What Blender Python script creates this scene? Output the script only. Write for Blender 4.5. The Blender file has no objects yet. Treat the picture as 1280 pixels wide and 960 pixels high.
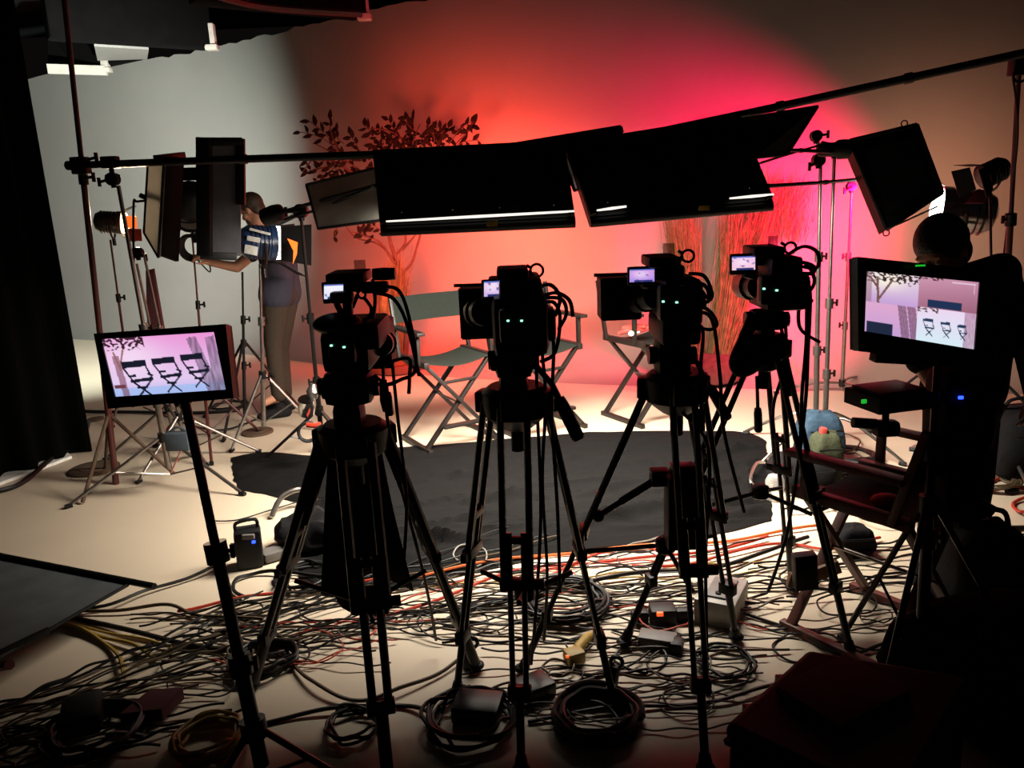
import bpy, bmesh, math, random
from mathutils import Vector, Matrix
random.seed(7)
C = bpy.context.scene
COL = C.collection
PI = math.pi
# ------------------------------------------------------------------ camera
F = 1000.0; H = 1.8; PT = math.radians(13.5); RL = math.radians(2.5)
cR, sR, cP, sP = math.cos(RL), math.sin(RL), math.cos(PT), math.sin(PT)
CAM = Vector((0, 0, H))
FWD = Vector((0, cP, -sP))
def ray(px, py):
    x = (px-640)/F; y = (480-py)/F
    x, y = x*cR+y*sR, -x*sR+y*cR
    return Vector((x, cP+y*sP, -sP+y*cP))
def at(px, py, d):
    r = ray(px, py); return CAM + r*(d/r.y)
def gnd(px, py, z=0.0):
    r = ray(px, py); return CAM + r*((z-H)/r.z)
def scl(p):
    return (Vector(p)-CAM).dot(FWD)/F
cam = bpy.data.cameras.new('camera'); co = bpy.data.objects.new('camera', cam); COL.objects.link(co)
cam.sensor_fit = 'HORIZONTAL'; cam.sensor_width = 36; cam.lens = 36*F/1280
cam.clip_start = 0.05; cam.clip_end = 60
rt = Vector((cR, -sR*sP, -sR*cP)); up = Vector((sR, cR*sP, cR*cP)); bk = -FWD
m = Matrix((rt, up, bk)).transposed().to_4x4(); m.translation = CAM
co.matrix_world = m
C.camera = co
# ------------------------------------------------------------------ materials
def lin(c):
    return tuple(((v/255)/12.92 if v/255 <= .04045 else ((v/255+.055)/1.055)**2.4) for v in c)
def mat(name, rgb, rough=.6, metal=0., spec=.5, noise=.12, nscale=30, emit=None, es=0, bump=0, sheen=0):
    M = bpy.data.materials.new(name); M.use_nodes = True
    nt = M.node_tree; b = nt.nodes['Principled BSDF']
    c = lin(rgb)
    b.inputs['Roughness'].default_value = rough; b.inputs['Metallic'].default_value = metal
    b.inputs['Specular IOR Level'].default_value = spec
    tc = nt.nodes.new('ShaderNodeTexCoord')
    n = nt.nodes.new('ShaderNodeTexNoise'); n.inputs['Scale'].default_value = nscale; n.inputs['Detail'].default_value = 4
    nt.links.new(tc.outputs['Object'], n.inputs['Vector'])
    r = nt.nodes.new('ShaderNodeValToRGB')
    r.color_ramp.elements[0].position = .3; r.color_ramp.elements[1].position = .7
    r.color_ramp.elements[0].color = tuple(v*(1-noise) for v in c)+(1,)
    r.color_ramp.elements[1].color = tuple(min(1, v*(1+noise)) for v in c)+(1,)
    nt.links.new(n.outputs['Fac'], r.inputs['Fac']); nt.links.new(r.outputs['Color'], b.inputs['Base Color'])
    if bump:
        bp = nt.nodes.new('ShaderNodeBump'); bp.inputs['Strength'].default_value = bump; bp.inputs['Distance'].default_value = .01
        nt.links.new(n.outputs['Fac'], bp.inputs['Height']); nt.links.new(bp.outputs['Normal'], b.inputs['Normal'])
    if emit:
        b.inputs['Emission Color'].default_value = lin(emit)+(1,); b.inputs['Emission Strength'].default_value = es
    return M
M = dict(
 floor=mat('floor paint', (196, 180, 158), .55, noise=.05, nscale=1.3),
 wall=mat('wall paint', (132, 127, 121), .85, spec=.2, noise=.025, nscale=2.5),
 ceil=mat('dark ceiling', (13, 10, 10), .9, nscale=4, noise=.3),
 beam=mat('dark beam', (7, 5, 5), .95, spec=.08, nscale=6, noise=.3),
 plaster=mat('plaster', (190, 180, 168), .9, nscale=8),
 black=mat('black plastic', (14, 14, 15), .5, spec=.25),
 black2=mat('black metal', (13, 12, 12), .38, spec=.4),
 cloth=mat('black cloth', (14, 13, 13), .95, spec=.1, nscale=120, noise=.25, bump=.3),
 curtain=mat('curtain', (8, 9, 8), .95, spec=.05, nscale=60, noise=.3),
 darkcloth=mat('dark nylon', (24, 23, 25), .85, spec=.15, nscale=40, bump=.3),
 red_metal=mat('maroon metal', (72, 28, 26), .4, spec=.5),
 steel=mat('steel', (140, 132, 126), .3, metal=.9),
 chrome=mat('chrome', (205, 205, 205), .16, metal=1.),
 wood=mat('dark wood', (26, 17, 13), .5, nscale=14, noise=.3),
 redwood=mat('reddish wood', (88, 38, 28), .5, nscale=14, noise=.25),
 tanwood=mat('tan wood', (128, 88, 58), .55, nscale=14, noise=.25),
 canvas=mat('grey canvas', (36, 40, 36), .9, nscale=150, noise=.2, spec=.1),
 silver=mat('silver fabric', (150, 148, 144), .6, nscale=10, noise=.15, bump=.4, spec=.4),
 greyfab=mat('grey fabric', (84, 82, 88), .8, nscale=12, noise=.15),
 flagcloth=mat('grey flag cloth', (74, 78, 80), .8, nscale=6, noise=.25),
 bark=mat('bark', (62, 42, 30), .9, nscale=20, noise=.35, bump=.5),
 leaf=mat('leaf', (20, 17, 12), .8, spec=.08, nscale=10, noise=.3),
 straw=mat('dry straw', (102, 86, 54), .9, spec=.1, nscale=14, noise=.4, bump=.6),
 pot=mat('brown pot', (98, 58, 40), .6),
 skin=mat('skin', (188, 132, 104), .55, nscale=25, noise=.05),
 hair=mat('brown hair', (58, 40, 28), .6, nscale=80, noise=.4, bump=.5),
 darkhair=mat('dark hair', (30, 22, 19), .6, nscale=80, noise=.4, bump=.5),
 tee=mat('slate tee', (52, 50, 60), .9, nscale=60, noise=.1, spec=.1),
 khaki=mat('khaki', (58, 48, 40), .9, nscale=60, noise=.12, spec=.1),
 darktee=mat('dark shirt', (20, 20, 23), .9, nscale=60, noise=.2, spec=.1),
 jeans=mat('dark trousers', (28, 30, 36), .9, nscale=60, noise=.2, spec=.1),
 bluebag=mat('blue bag', (52, 72, 90), .85, nscale=30, noise=.25, bump=.6, spec=.2),
 olivebag=mat('olive bag', (62, 66, 48), .85, nscale=30, noise=.25, bump=.6, spec=.2),
 redcloth=mat('red cloth', (188, 62, 54), .8),
 white=mat('white plastic', (230, 228, 222), .4),
 brown=mat('brown rubber', (74, 54, 38), .8),
 greybox=mat('grey metal box', (150, 146, 140), .5, metal=.2),
 greyplastic=mat('grey plastic', (104, 100, 96), .5),
 slate=mat('slate pouch', (58, 66, 76), .8),
 blue=mat('blue enamel', (40, 62, 100), .35),
 maroon=mat('maroon fabric', (66, 20, 26), .85),
 case=mat('case shell', (20, 11, 11), .6, spec=.2),
 yellowp=mat('yellow plastic', (170, 140, 62), .5),
 c_black=mat('black cable', (17, 15, 14), .5, spec=.35),
 c_brown=mat('brown cable', (70, 56, 36), .55),
 c_red=mat('red cable', (176, 52, 32), .5),
 c_orange=mat('orange cable', (196, 92, 40), .5),
 c_yellow=mat('yellow cable', (150, 124, 56), .5),
 c_grey=mat('grey cable', (120, 116, 108), .5),
 led_green=mat('green led', (120, 200, 170), .3, emit=(150, 255, 210), es=2.2),
 led_blue=mat('blue led', (30, 60, 255), .3, emit=(30, 60, 255), es=5),
 led_g2=mat('green button', (30, 190, 50), .3, emit=(30, 190, 50), es=.8),
 led_red=mat('red led', (255, 60, 40), .3, emit=(255, 80, 50), es=1.5),
 glow_or=mat('orange glow', (255, 110, 50), .4, emit=(255, 100, 40), es=1.0),
 hot=mat('hot lens', (255, 250, 240), .3, emit=(255, 248, 238), es=14),
 hotor=mat('warm lens', (255, 220, 170), .3, emit=(255, 210, 150), es=9),
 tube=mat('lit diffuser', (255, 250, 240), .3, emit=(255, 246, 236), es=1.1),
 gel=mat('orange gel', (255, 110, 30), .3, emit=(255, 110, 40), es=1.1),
)
def glassy(name, rgb, a):
    m_ = mat(name, rgb, .3); b = m_.node_tree.nodes['Principled BSDF']; b.inputs['Alpha'].default_value = a
    return m_
M['pane'] = glassy('tinted pane', (120, 60, 60), .45)
def translucent(name, rgb, f):
    m_ = mat(name, rgb, .7, noise=.2, nscale=7, bump=.3, spec=.2); nt = m_.node_tree
    b = nt.nodes['Principled BSDF']; t = nt.nodes.new('ShaderNodeBsdfTranslucent'); x = nt.nodes.new('ShaderNodeMixShader')
    t.inputs[0].default_value = lin(rgb)+(1,); x.inputs[0].default_value = f
    nt.links.new(b.outputs[0], x.inputs[1]); nt.links.new(t.outputs[0], x.inputs[2]); nt.links.new(x.outputs[0], nt.nodes['Material Output'].inputs[0])
    return m_
M['skirt'] = translucent('skirt fabric', (140, 138, 130), .45)
M['diffusion'] = translucent('diffusion cloth', (170, 168, 164), .6)
M['vinyl'] = glassy('clear vinyl', (210, 205, 200), .35)
# ------------------------------------------------------------------ mesh builder
W = {}
class MB:
    def __init__(s, T=None): s.v = []; s.f = []; s.T = T
    def _add(s, vs, fs):
        o = len(s.v)
        s.v += [(s.T @ Vector(p)) if s.T else Vector(p) for p in vs]
        s.f += [tuple(i+o for i in q) for q in fs]; return s
    def box(s, c, size, R=None, bev=.12):
        hx, hy, hz = [k/2 for k in size]; b = min(hx, hy, hz)*bev*2
        b = min(b, min(hx, hy, hz)*.6)
        bm = bmesh.new(); bmesh.ops.create_cube(bm, size=1)
        bmesh.ops.scale(bm, vec=size, verts=bm.verts)
        if bev: bmesh.ops.bevel(bm, geom=list(bm.edges), offset=b, segments=2, profile=.6, affect='EDGES')
        R = R or Matrix.Identity(3)
        c = Vector(c)
        vs = [c + R @ v.co for v in bm.verts]; bm.verts.index_update()
        fs = [tuple(v.index for v in f.verts) for f in bm.faces]; bm.free()
        return s._add(vs, fs)
    def bar(s, a, b, w, h, upv=(0, 0, 1), bev=.15):
        a, b = Vector(a), Vector(b); y = (b-a); L = y.length; y.normalize(); u = Vector(upv)
        if abs(y.dot(u)) > .98: u = Vector((1, 0, 0))
        x = y.cross(u).normalized(); z = x.cross(y)
        return s.box((a+b)/2, (w, L, h), Matrix((x, y, z)).transposed(), bev)
    def tube(s, pts, r, seg=8, cap=True):
        pts = [Vector(p) for p in pts]; n = len(pts)
        rs = r if isinstance(r, (list, tuple)) else [r]*n
        t0 = (pts[1]-pts[0]).normalized(); ref = Vector((0, 0, 1)) if abs(t0.z) < .9 else Vector((1, 0, 0))
        x = t0.cross(ref).normalized(); vs = []
        for i in range(n):
            t = (pts[min(i+1, n-1)]-pts[max(i-1, 0)])
            if t.length < 1e-9: t = t0
            t.normalize(); x = (x - t*x.dot(t))
            if x.length < 1e-6: x = t.orthogonal()
            x.normalize(); y = t.cross(x)
            for k in range(seg):
                a = 2*PI*k/seg; vs.append(pts[i]+(x*math.cos(a)+y*math.sin(a))*rs[i])
        fs = [(i*seg+k, i*seg+(k+1) % seg, (i+1)*seg+(k+1) % seg, (i+1)*seg+k) for i in range(n-1) for k in range(seg)]
        if cap: fs += [tuple(range(seg))[::-1], tuple((n-1)*seg+k for k in range(seg))]
        return s._add(vs, fs)
    def lathe(s, prof, o=(0, 0, 0), ax=(0, 0, 1), seg=20):
        o = Vector(o); z = Vector(ax).normalized(); x = z.orthogonal().normalized(); y = z.cross(x)
        vs = [o + (x*math.cos(2*PI*k/seg)+y*math.sin(2*PI*k/seg))*max(r, 1e-4) + z*h for r, h in prof for k in range(seg)]
        n = len(prof)
        fs = [(i*seg+k, i*seg+(k+1) % seg, (i+1)*seg+(k+1) % seg, (i+1)*seg+k) for i in range(n-1) for k in range(seg)]
        fs += [tuple(range(seg))[::-1], tuple((n-1)*seg+k for k in range(seg))]
        return s._add(vs, fs)
    def prism(s, poly, vec):
        poly = [Vector(p) for p in poly]; n = len(poly); vec = Vector(vec)
        vs = poly+[p+vec for p in poly]
        fs = [tuple(range(n))[::-1], tuple(range(n, 2*n))]+[(i, (i+1) % n, n+(i+1) % n, n+i) for i in range(n)]
        return s._add(vs, fs)
    def ball(s, c, r, sc=(1, 1, 1), R=None, u=14, v=10):
        c = Vector(c); vs = []; R = R or Matrix.Identity(3)
        for i in range(v+1):
            th = PI*i/v
            for k in range(u):
                ph = 2*PI*k/u
                vs.append(c+R @ Vector((math.sin(th)*math.cos(ph)*r*sc[0], math.sin(th)*math.sin(ph)*r*sc[1], math.cos(th)*r*sc[2])))
        fs = [(i*u+k, (i+1)*u+k, (i+1)*u+(k+1) % u, i*u+(k+1) % u) for i in range(v) for k in range(u)]
        return s._add(vs, fs)
    def torus(s, c, R0, r, ax=(0, 0, 1), seg=20):
        z = Vector(ax).normalized(); x = z.orthogonal().normalized(); y = z.cross(x); c = Vector(c)
        return s.tube([c+(x*math.cos(2*PI*k/seg)+y*math.sin(2*PI*k/seg))*R0 for k in range(seg+1)], r, 7, False)
    # box over a pixel rectangle at depth d, real thickness th
    def rect(s, x0, y0, x1, y1, d, th, yaw=0, roll=0, bev=.12, dd=0):
        c = at((x0+x1)/2, (y0+y1)/2, d+dd); k = scl(c)
        R = (Matrix.Rotation(yaw, 3, 'Z') @ Matrix.Rotation(roll, 3, 'Y'))
        return s.box(c, (abs(x1-x0)*k, th, abs(y1-y0)*k), R, bev)
    def build(s, name, mt, parent=None, smooth=True, label=None):
        if isinstance(mt, str): mt = M[mt]
        if parent is None:
            xs = [p.x for p in s.v]; ys = [p.y for p in s.v]; zs = [p.z for p in s.v]
            o = Vector(((min(xs)+max(xs))/2, (min(ys)+max(ys))/2, min(zs)))
        else: o = W[parent.name]
        me = bpy.data.meshes.new(name); me.from_pydata([p-o for p in s.v], [], s.f)
        bm = bmesh.new(); bm.from_mesh(me); bmesh.ops.recalc_face_normals(bm, faces=bm.faces); bm.to_mesh(me); bm.free()
        me.update(); me.materials.append(mt)
        if smooth:
            me.polygons.foreach_set('use_smooth', [True]*len(me.polygons))
            try: me.set_sharp_from_angle(angle=math.radians(40))
            except Exception: pass
        ob = bpy.data.objects.new(name, me); COL.objects.link(ob)
        if parent: ob.parent = parent
        else: ob.location = o
        W[ob.name] = o
        if label: ob['label'] = label
        return ob
def tag(o, label, cat, group=None, kind=None):
    o['label'] = label; o['category'] = cat
    if group: o['group'] = group
    if kind: o['kind'] = kind
    return o
def thing(name, label, cat, loc, group=None):
    o = bpy.data.objects.new(name, None); COL.objects.link(o); o.location = Vector(loc); o.empty_display_size = .05
    W[o.name] = Vector(loc); return tag(o, label, cat, group)
def struct(mb, name, mt, smooth=True):
    o = mb.build(name, mt, None, smooth); o['kind'] = 'structure'; return o
def crom(pts, n=6, closed=False):
    P = [Vector(p) for p in pts]; out = []
    N = len(P)
    for i in range(N-1):
        p0 = P[max(i-1, 0)]; p1 = P[i]; p2 = P[i+1]; p3 = P[min(i+2, N-1)]
        for k in range(n):
            t = k/n
            out.append(.5*((2*p1)+(p2-p0)*t+(2*p0-5*p1+4*p2-p3)*t*t+(3*p1-p0-3*p2+p3)*t*t*t))
    out.append(P[-1]); return out
#SETTING
# ------------------------------------------------------------------ setting
plan = [(-10, 14.2), (-5.4, 11.9), (-3.7, 11.0), (-2.1, 9.8), (-0.6, 8.8), (1.0, 8.1), (2.8, 7.55), (4.5, 7.1), (7.0, 6.6)]
ht = [3.75]*9
def offset_plan(pl, dist):
    out = []
    for i in range(len(pl)):
        a = Vector(pl[max(i-1, 0)]); b = Vector(pl[min(i+1, len(pl)-1)]); t = (b-a).normalized()
        n = Vector((t.y, -t.x)); 
        if n.y > 0: n = -n
        out.append(Vector(pl[i])+n*dist)
    return out
R0 = .8
def cyc(pl, name, ragged):
    sm = [Vector((p.x, p.y)) for p in crom([Vector((a, b, 0)) for a, b in pl], 14)]
    prof = [(R0, .001)]+[(R0-R0*math.sin(t*PI/2/8), R0-R0*math.cos(t*PI/2/8)) for t in range(1, 9)]
    rows = [(offset_plan([tuple(q) for q in sm], d), z) for d, z in prof]
    rows.append((sm, 2.5)); rows.append((sm, None))
    rnd = random.Random(3)
    mb = MB(); n = len(sm)
    for pts, z in rows:
        for p in pts:
            zz = z if z is not None else 3.74+(rnd.uniform(-.02, .02) if ragged else 0)+(1.2 if p.x > 1.5 else 0)
            mb.v.append(Vector((p.x, p.y, zz)))
    for r in range(len(rows)-1):
        for k in range(n-1): mb.f.append((r*n+k, r*n+k+1, (r+1)*n+k+1, (r+1)*n+k))
    # thickness behind
    return struct(mb, name, 'wall')
cyc(plan, 'wall_back', True)
mb = MB(); mb.prism([(-11, -1.5, 0), (8, -1.5, 0), (8, 15, 0), (-11, 15, 0)], (0, 0, -.1)); struct(mb, 'floor', 'floor', False)
mb = MB(); mb.prism([(-11, 2, 4.95), (8, 2, 4.95), (8, 16, 4.95), (-11, 16, 4.95)], (0, 0, .1)); struct(mb, 'ceiling', 'ceil', False)
zc = 3.62
def beam(n, a, b, h, w, m_='beam'):
    A = gnd(*a, zc); B = gnd(*b, zc); dr = (B-A)
    mb = MB(); mb.bar(A+Vector((0, 0, h/2)), B+Vector((0, 0, h/2)), w, h); struct(mb, n, m_)
beam('trim_1', (263, 62), (60, 49), .55, .3)
beam('trim_2', (452, 24), (240, 4), .5, .3)
mb = MB(); mb.prism([gnd(60, 92, 3.55), gnd(133, 94, 3.55), gnd(133, 94, 3.55)+Vector((0, .05, .0)), gnd(60, 92, 3.55)+Vector((0, .05, 0))], (0, 0, .12)); struct(mb, 'trim_3', 'plaster')
for i, (x, y) in enumerate(((266, 60), (456, 22), (133, 88))):
    mb = MB(); p = gnd(x, y, zc); mb.box(p+Vector((0, 0, .12)), (.09, .1, .3)); mb.box(p+Vector((.0, -.02, .0)), (.14, .12, .06)); struct(mb, 'trim_%d' % (4+i), 'plaster')
mb = MB()   # dark header above the left wall, with its cracked lower edge
mb.prism([at(60, 40, 11.7), at(60, 92, 11.7), at(95, 86, 11.7), at(104, 83, 11.6), at(128, 84, 11.6), at(175, 74, 11.4), at(180, 40, 11.4)], (0, .08, 0)); struct(mb, 'trim_7', 'beam', False)
mb = MB(); mb.tube(crom([gnd(250, -12, 3.5), gnd(330, 8, 3.5), gnd(452, 17, 3.5)]), .035); tag(mb.build('ceiling_pipe', 'red_metal'), 'maroon pipe curving along the second dark ceiling beam', 'pipe')
mb = MB(); mb.prism([gnd(118, 58, 3.7), gnd(186, 62, 3.7), gnd(184, 74, 3.7), gnd(122, 76, 3.7)], (0, 0, .03)); tag(mb.build('ceiling_panel', 'greybox', None, False), 'loose pale grey panel under the dark beam at upper left', 'panel')
# curtain with folds
mb = MB(); A = Vector((-4.6, 3.6)); B = Vector((-3.28, 5.88)); n = 90
for z in (0.01, 1.2, 2.4, 4.9):
    for k in range(n+1):
        t = k/n; p = A.lerp(B, t); a = .055*math.sin(t*70)+.03*math.sin(t*31+1)
        nn = Vector((.87, -.5)); q = p+nn*a
        q = q + (B-A)*(0.0 if z else 0)
        mb.v.append(Vector((q.x+(.0), q.y, z)))
for r in range(3):
    for k in range(n): mb.f.append((r*(n+1)+k, r*(n+1)+k+1, (r+1)*(n+1)+k+1, (r+1)*(n+1)+k))
cu = mb.build('stage_curtain', 'curtain'); tag(cu, 'tall black curtain hanging in folds along the left edge', 'curtain')
sd = cu.modifiers.new('s', 'SOLIDIFY'); sd.thickness = .012
mb = MB(); mb.prism([gnd(-30, 600), gnd(84, 567), gnd(90, 573), gnd(-30, 618)], (0, 0, .02)); tag(mb.build('floor_board', 'white', None, False), 'white painted board on the floor at the foot of the black curtain', 'board')
# ------------------------------------------------------------------ light
def area(name, loc, tgt, sx, sy, power, col, spread=PI):
    l = bpy.data.lights.new(name, 'AREA'); l.shape = 'RECTANGLE'; l.size = sx; l.size_y = sy; l.energy = power; l.color = col; l.spread = spread
    o = bpy.data.objects.new(name, l); COL.objects.link(o); o.location = loc
    o.rotation_euler = (Vector(tgt)-Vector(loc)).to_track_quat('-Z', 'Y').to_euler(); return o
def spot(name, loc, tgt, power, col, ang, blend=1, rad=.06):
    l = bpy.data.lights.new(name, 'SPOT'); l.energy = power; l.color = col; l.spot_size = math.radians(ang); l.spot_blend = blend; l.shadow_soft_size = rad
    o = bpy.data.objects.new(name, l); COL.objects.link(o); o.location = loc
    o.rotation_euler = (Vector(tgt)-Vector(loc)).to_track_quat('-Z', 'Y').to_euler(); return o
wd = bpy.data.worlds.new('world'); C.world = wd; wd.use_nodes = True
wd.node_tree.nodes['Background'].inputs[0].default_value = (.9, .75, .7, 1); wd.node_tree.nodes['Background'].inputs[1].default_value = .0035
C.view_settings.view_transform = 'Standard'; C.view_settings.look = 'None'; C.view_settings.gamma = 1; C.view_settings.use_curve_mapping = False
C.view_settings.exposure = 0
#THINGS
# ------------------------------------------------------------------ light banks and the pipes that carry them
def light_bank(label, q, skirts, strip, badge):
    TL, TR, BR, BL = [at(*p) for p in q]
    nrm = (BL-TL).cross(TR-TL).normalized()
    if nrm.y < 0: nrm = -nrm
    r = thing('light_bank', label, 'studio light', (TL+TR+BR+BL)/4, 'overhead light banks')
    mb = MB(); k = .86
    f = [p*k+(TL+TR+BR+BL)/4*(1-k)+nrm*.05 for p in (TL, TR, BR, BL)]
    b = [TL, TR, BR, BL]; e = [p+nrm*.09 for p in b]
    mb.v = b+e; mb.f = [(0, 1, 2, 3), (0, 4, 5, 1), (1, 5, 6, 2), (2, 6, 7, 3), (3, 7, 4, 0)]
    o = mb.build('housing', 'black', r, False); sd = o.modifiers.new('s', 'SOLIDIFY'); sd.thickness = .01
    mb = MB(); d = [p*.97+(TL+TR+BR+BL)/4*.03+nrm*.07 for p in b]; mb.prism(d, nrm*.01); mb.build('diffuser', 'tube', r, False)
    up_ = ((TL+TR)-(BL+BR)).normalized()
    mb = MB()
    for t in (.02, .98): mb.bar(TL.lerp(TR, t)-nrm*.012, BL.lerp(BR, t)-nrm*.012, .03, .024, nrm)
    mb.bar(TL-nrm*.012, TR-nrm*.012, .03, .024, nrm)
    mb.build('back_frame', 'black', r)
    mb = MB(); mb.tube([BL+nrm*.03-up_*.012, BR+nrm*.03-up_*.012], .026, 12); mb.build('lower_lip', 'black', r)
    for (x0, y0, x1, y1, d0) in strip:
        mb = MB(); mb.tube([at(x0, y0, d0), at((x0+x1)/2, (y0+y1)/2, d0), at(x1, y1, d0)], [.004, .007, .005], 8); mb.build('highlight_strip', 'tube', r, label='glowing white strip in place of a highlight on the lower lip')  # emissive strip drawn for the highlight along the glossy lip
    for t in (.12, .38, .62, .9):
        for s_ in (.06, .84):
            mb = MB(); mb.ball(TL.lerp(TR, t).lerp(BL.lerp(BR, t), s_)-nrm*.006, .0045, u=8, v=6); mb.build('rivet', 'chrome', r)
    mb = MB(); mb.rect(*badge, .004); mb.build('badge', 'yellowp', r, label='small yellow badge')
    for nm, poly, mt in skirts:
        P = [at(*p) for p in poly]; mb = MB(); v = (P[1]-P[0]).cross(P[2]-P[0]).normalized()*.008
        mb.prism(P, v); mb.build(nm, mt, r, False)
        mb = MB()
        for i in range(len(P)): mb.tube([P[i], P[(i+1) % len(P)]], .009, 6)
        mb.build('skirt_edge', 'black', r)
    return r
light_bank('wide black overhead light bank with grey skirt, left one of the pair',
  [(466, 194, 4.25), (706, 181, 4.25), (719, 271, 4.0), (475, 282, 4.0)],
  [('top_skirt', [(600, 187, 4.27), (776, 158, 4.3), (778, 166, 4.3), (745, 184, 4.3), (600, 196, 4.27)], 'black'),
   ('side_skirt', [(383, 231, 4.95), (470, 210, 4.55), (478, 275, 4.45), (398, 286, 4.85)], 'skirt'),
   ('gap_skirt', [(698, 186, 4.36), (712, 181, 4.4), (726, 236, 4.3), (718, 238, 4.2)], 'skirt')],
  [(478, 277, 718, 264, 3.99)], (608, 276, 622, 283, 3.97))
light_bank('wide black overhead light bank with flared dark skirt, right one of the pair',
  [(709, 184, 4.25), (925, 150, 4.25), (966, 250, 4.0), (737, 271, 4.0)],
  [('side_skirt', [(922, 150, 4.27), (1022, 133, 4.5), (984, 193, 4.4), (944, 197, 4.2)], 'darkcloth')],
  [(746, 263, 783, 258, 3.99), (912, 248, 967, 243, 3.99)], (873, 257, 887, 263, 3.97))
KEY = 140
for (cx, cy, w_) in ((600, 238, 1.0), (838, 222, 1.0)):
    p = at(cx, cy, 4.12)+Vector((0, .17, -.12))
    area('bank light', p, p+Vector((-.05, .44, -.90)), w_, .36, KEY, (1, .92, .79), math.radians(152))
def pipe(name, label, pts, r, mt, cat='pipe'):
    mb = MB(); mb.tube(pts, r, 10)
    rt_ = thing(name, label, cat, (Vector(pts[0])+Vector(pts[-1]))/2)
    mb.build('rail', mt, rt_)
    for p, q in ((pts[0], pts[1]), (pts[-1], pts[-2])):
        mb = MB(); t = (Vector(q)-Vector(p)).normalized(); mb.tube([Vector(p)-t*.01, Vector(p)+t*.05], r*1.25, 10); mb.build('end_cap', 'black', rt_)
    for t in (.3, .55, .8):
        p = Vector(pts[0]).lerp(Vector(pts[-1]), t) if len(pts) == 2 else Vector(pts[int(t*(len(pts)-1))])
        mb = MB(); mb.tube([p, p+(Vector(pts[-1])-Vector(pts[0])).normalized()*.04], r*1.3, 10); mb.build('joint_ring', 'black2', rt_)
    return rt_
pipe('grip_pipe', 'long black crossbar running from the black curtain to the left light bank', [at(86, 207, 5.0), at(300, 199, 4.75), at(480, 193, 4.5), at(700, 186, 4.42)], .022, 'black')
pipe('grip_pipe', 'long black crossbar rising to the upper right edge of the photo', [at(760, 178, 4.5), at(970, 134, 4.35), at(1130, 99, 4.2), at(1300, 62, 4.0)], .021, 'black')
# ------------------------------------------------------------------ stands
def knob(mb, p, dirv, r=.016, L=.05):
    p = Vector(p); d = Vector(dirv).normalized(); mb.tube([p, p+d*L], r*.45, 8); mb.bar(p+d*L-Vector((0, 0, r*1.4)), p+d*L+Vector((0, 0, r*1.4)), r, r*.8, (1, 0, 0))
def stand(label, base, top, mt, leg=.55, lh=.45, rot=0, r0=.017, legmt=None, flat=False, group=None, secs=(.42, .72), name='light_stand', nleg=3, cat='stand', kd=(1, 0, 0)):
    base, top = Vector(base), Vector(top)
    r = thing(name, label, cat, base, group); ax = (top-base); u = ax.normalized()
    st = [0.06 if not flat else .02]+list(secs)+[1.0]
    for i in range(len(st)-1):
        a = base+ax*st[i]; b = base+ax*st[i+1]
        mb = MB(); mb.tube([a, b], r0*(1-.2*i), 12); mb.build('pole', mt, r)
        if i:
            mb = MB(); mb.tube([a-u*.035, a+u*.03], r0*1.45, 12); mb.build('collar', 'steel' if mt in ('chrome', 'steel') else 'black2', r)
            mb = MB(); knob(mb, a, kd); mb.build('clamp_knob', 'black', r)
    hub = base+u*lh
    mb = MB(); mb.tube([hub-u*.03, hub+u*.03], r0*1.7, 12); mb.build('leg_hub', 'black2', r)
    for k in range(nleg):
        a = rot+2*PI*k/nleg; d = Vector((math.cos(a), math.sin(a), 0))
        foot = base+d*leg; foot.z = .012
        mb = MB()
        if flat: mb.tube(crom([hub+d*.03, hub+d*leg*.35+Vector((0, 0, .0)), foot+Vector((0, 0, .03))-d*.03, foot], 4), .011, 8)
        else: mb.tube([hub+d*.02, foot], .011, 8)
        lo = mb.build('leg', legmt or mt, r)
        mb = MB(); mb.tube([foot-d*.03+Vector((0, 0, .006)), foot+d*.012], .0115+.004, 8); mb.build('foot_tip', 'black', lo)
        if not flat:
            mb = MB(); mid = hub.lerp(foot, .52); mb.tube([base+u*(lh*.22), mid], .006, 6); mb.build('brace', legmt or mt, r)
    return r
def grip_head(label, p, ax=(1, 0, 0), s=1., group=None):
    p = Vector(p); r = thing('grip_knuckle', label, 'clamp', p-Vector((0, 0, .03)), group); a = Vector(ax).normalized()
    mb = MB(); mb.lathe([(.02, -.03), (.045, -.028), (.045, -.006), (.03, -.004), (.03, .004), (.045, .006), (.045, .028), (.02, .03)], p, Vector((0, 1, 0)), 18)
    mb.v = [p+(q-p)*s for q in mb.v]; mb.build('disc', 'black2', r)
    mb = MB(); mb.tube([p-Vector((0, 0, .06))*s, p-Vector((0, 0, .02))*s], .018*s, 10); mb.build('socket', 'black', r)
    mb = MB(); knob(mb, p+Vector((0, -.03, 0))*s, a, .022*s, .085*s); mb.build('handle', 'black', r)
    return r
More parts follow.
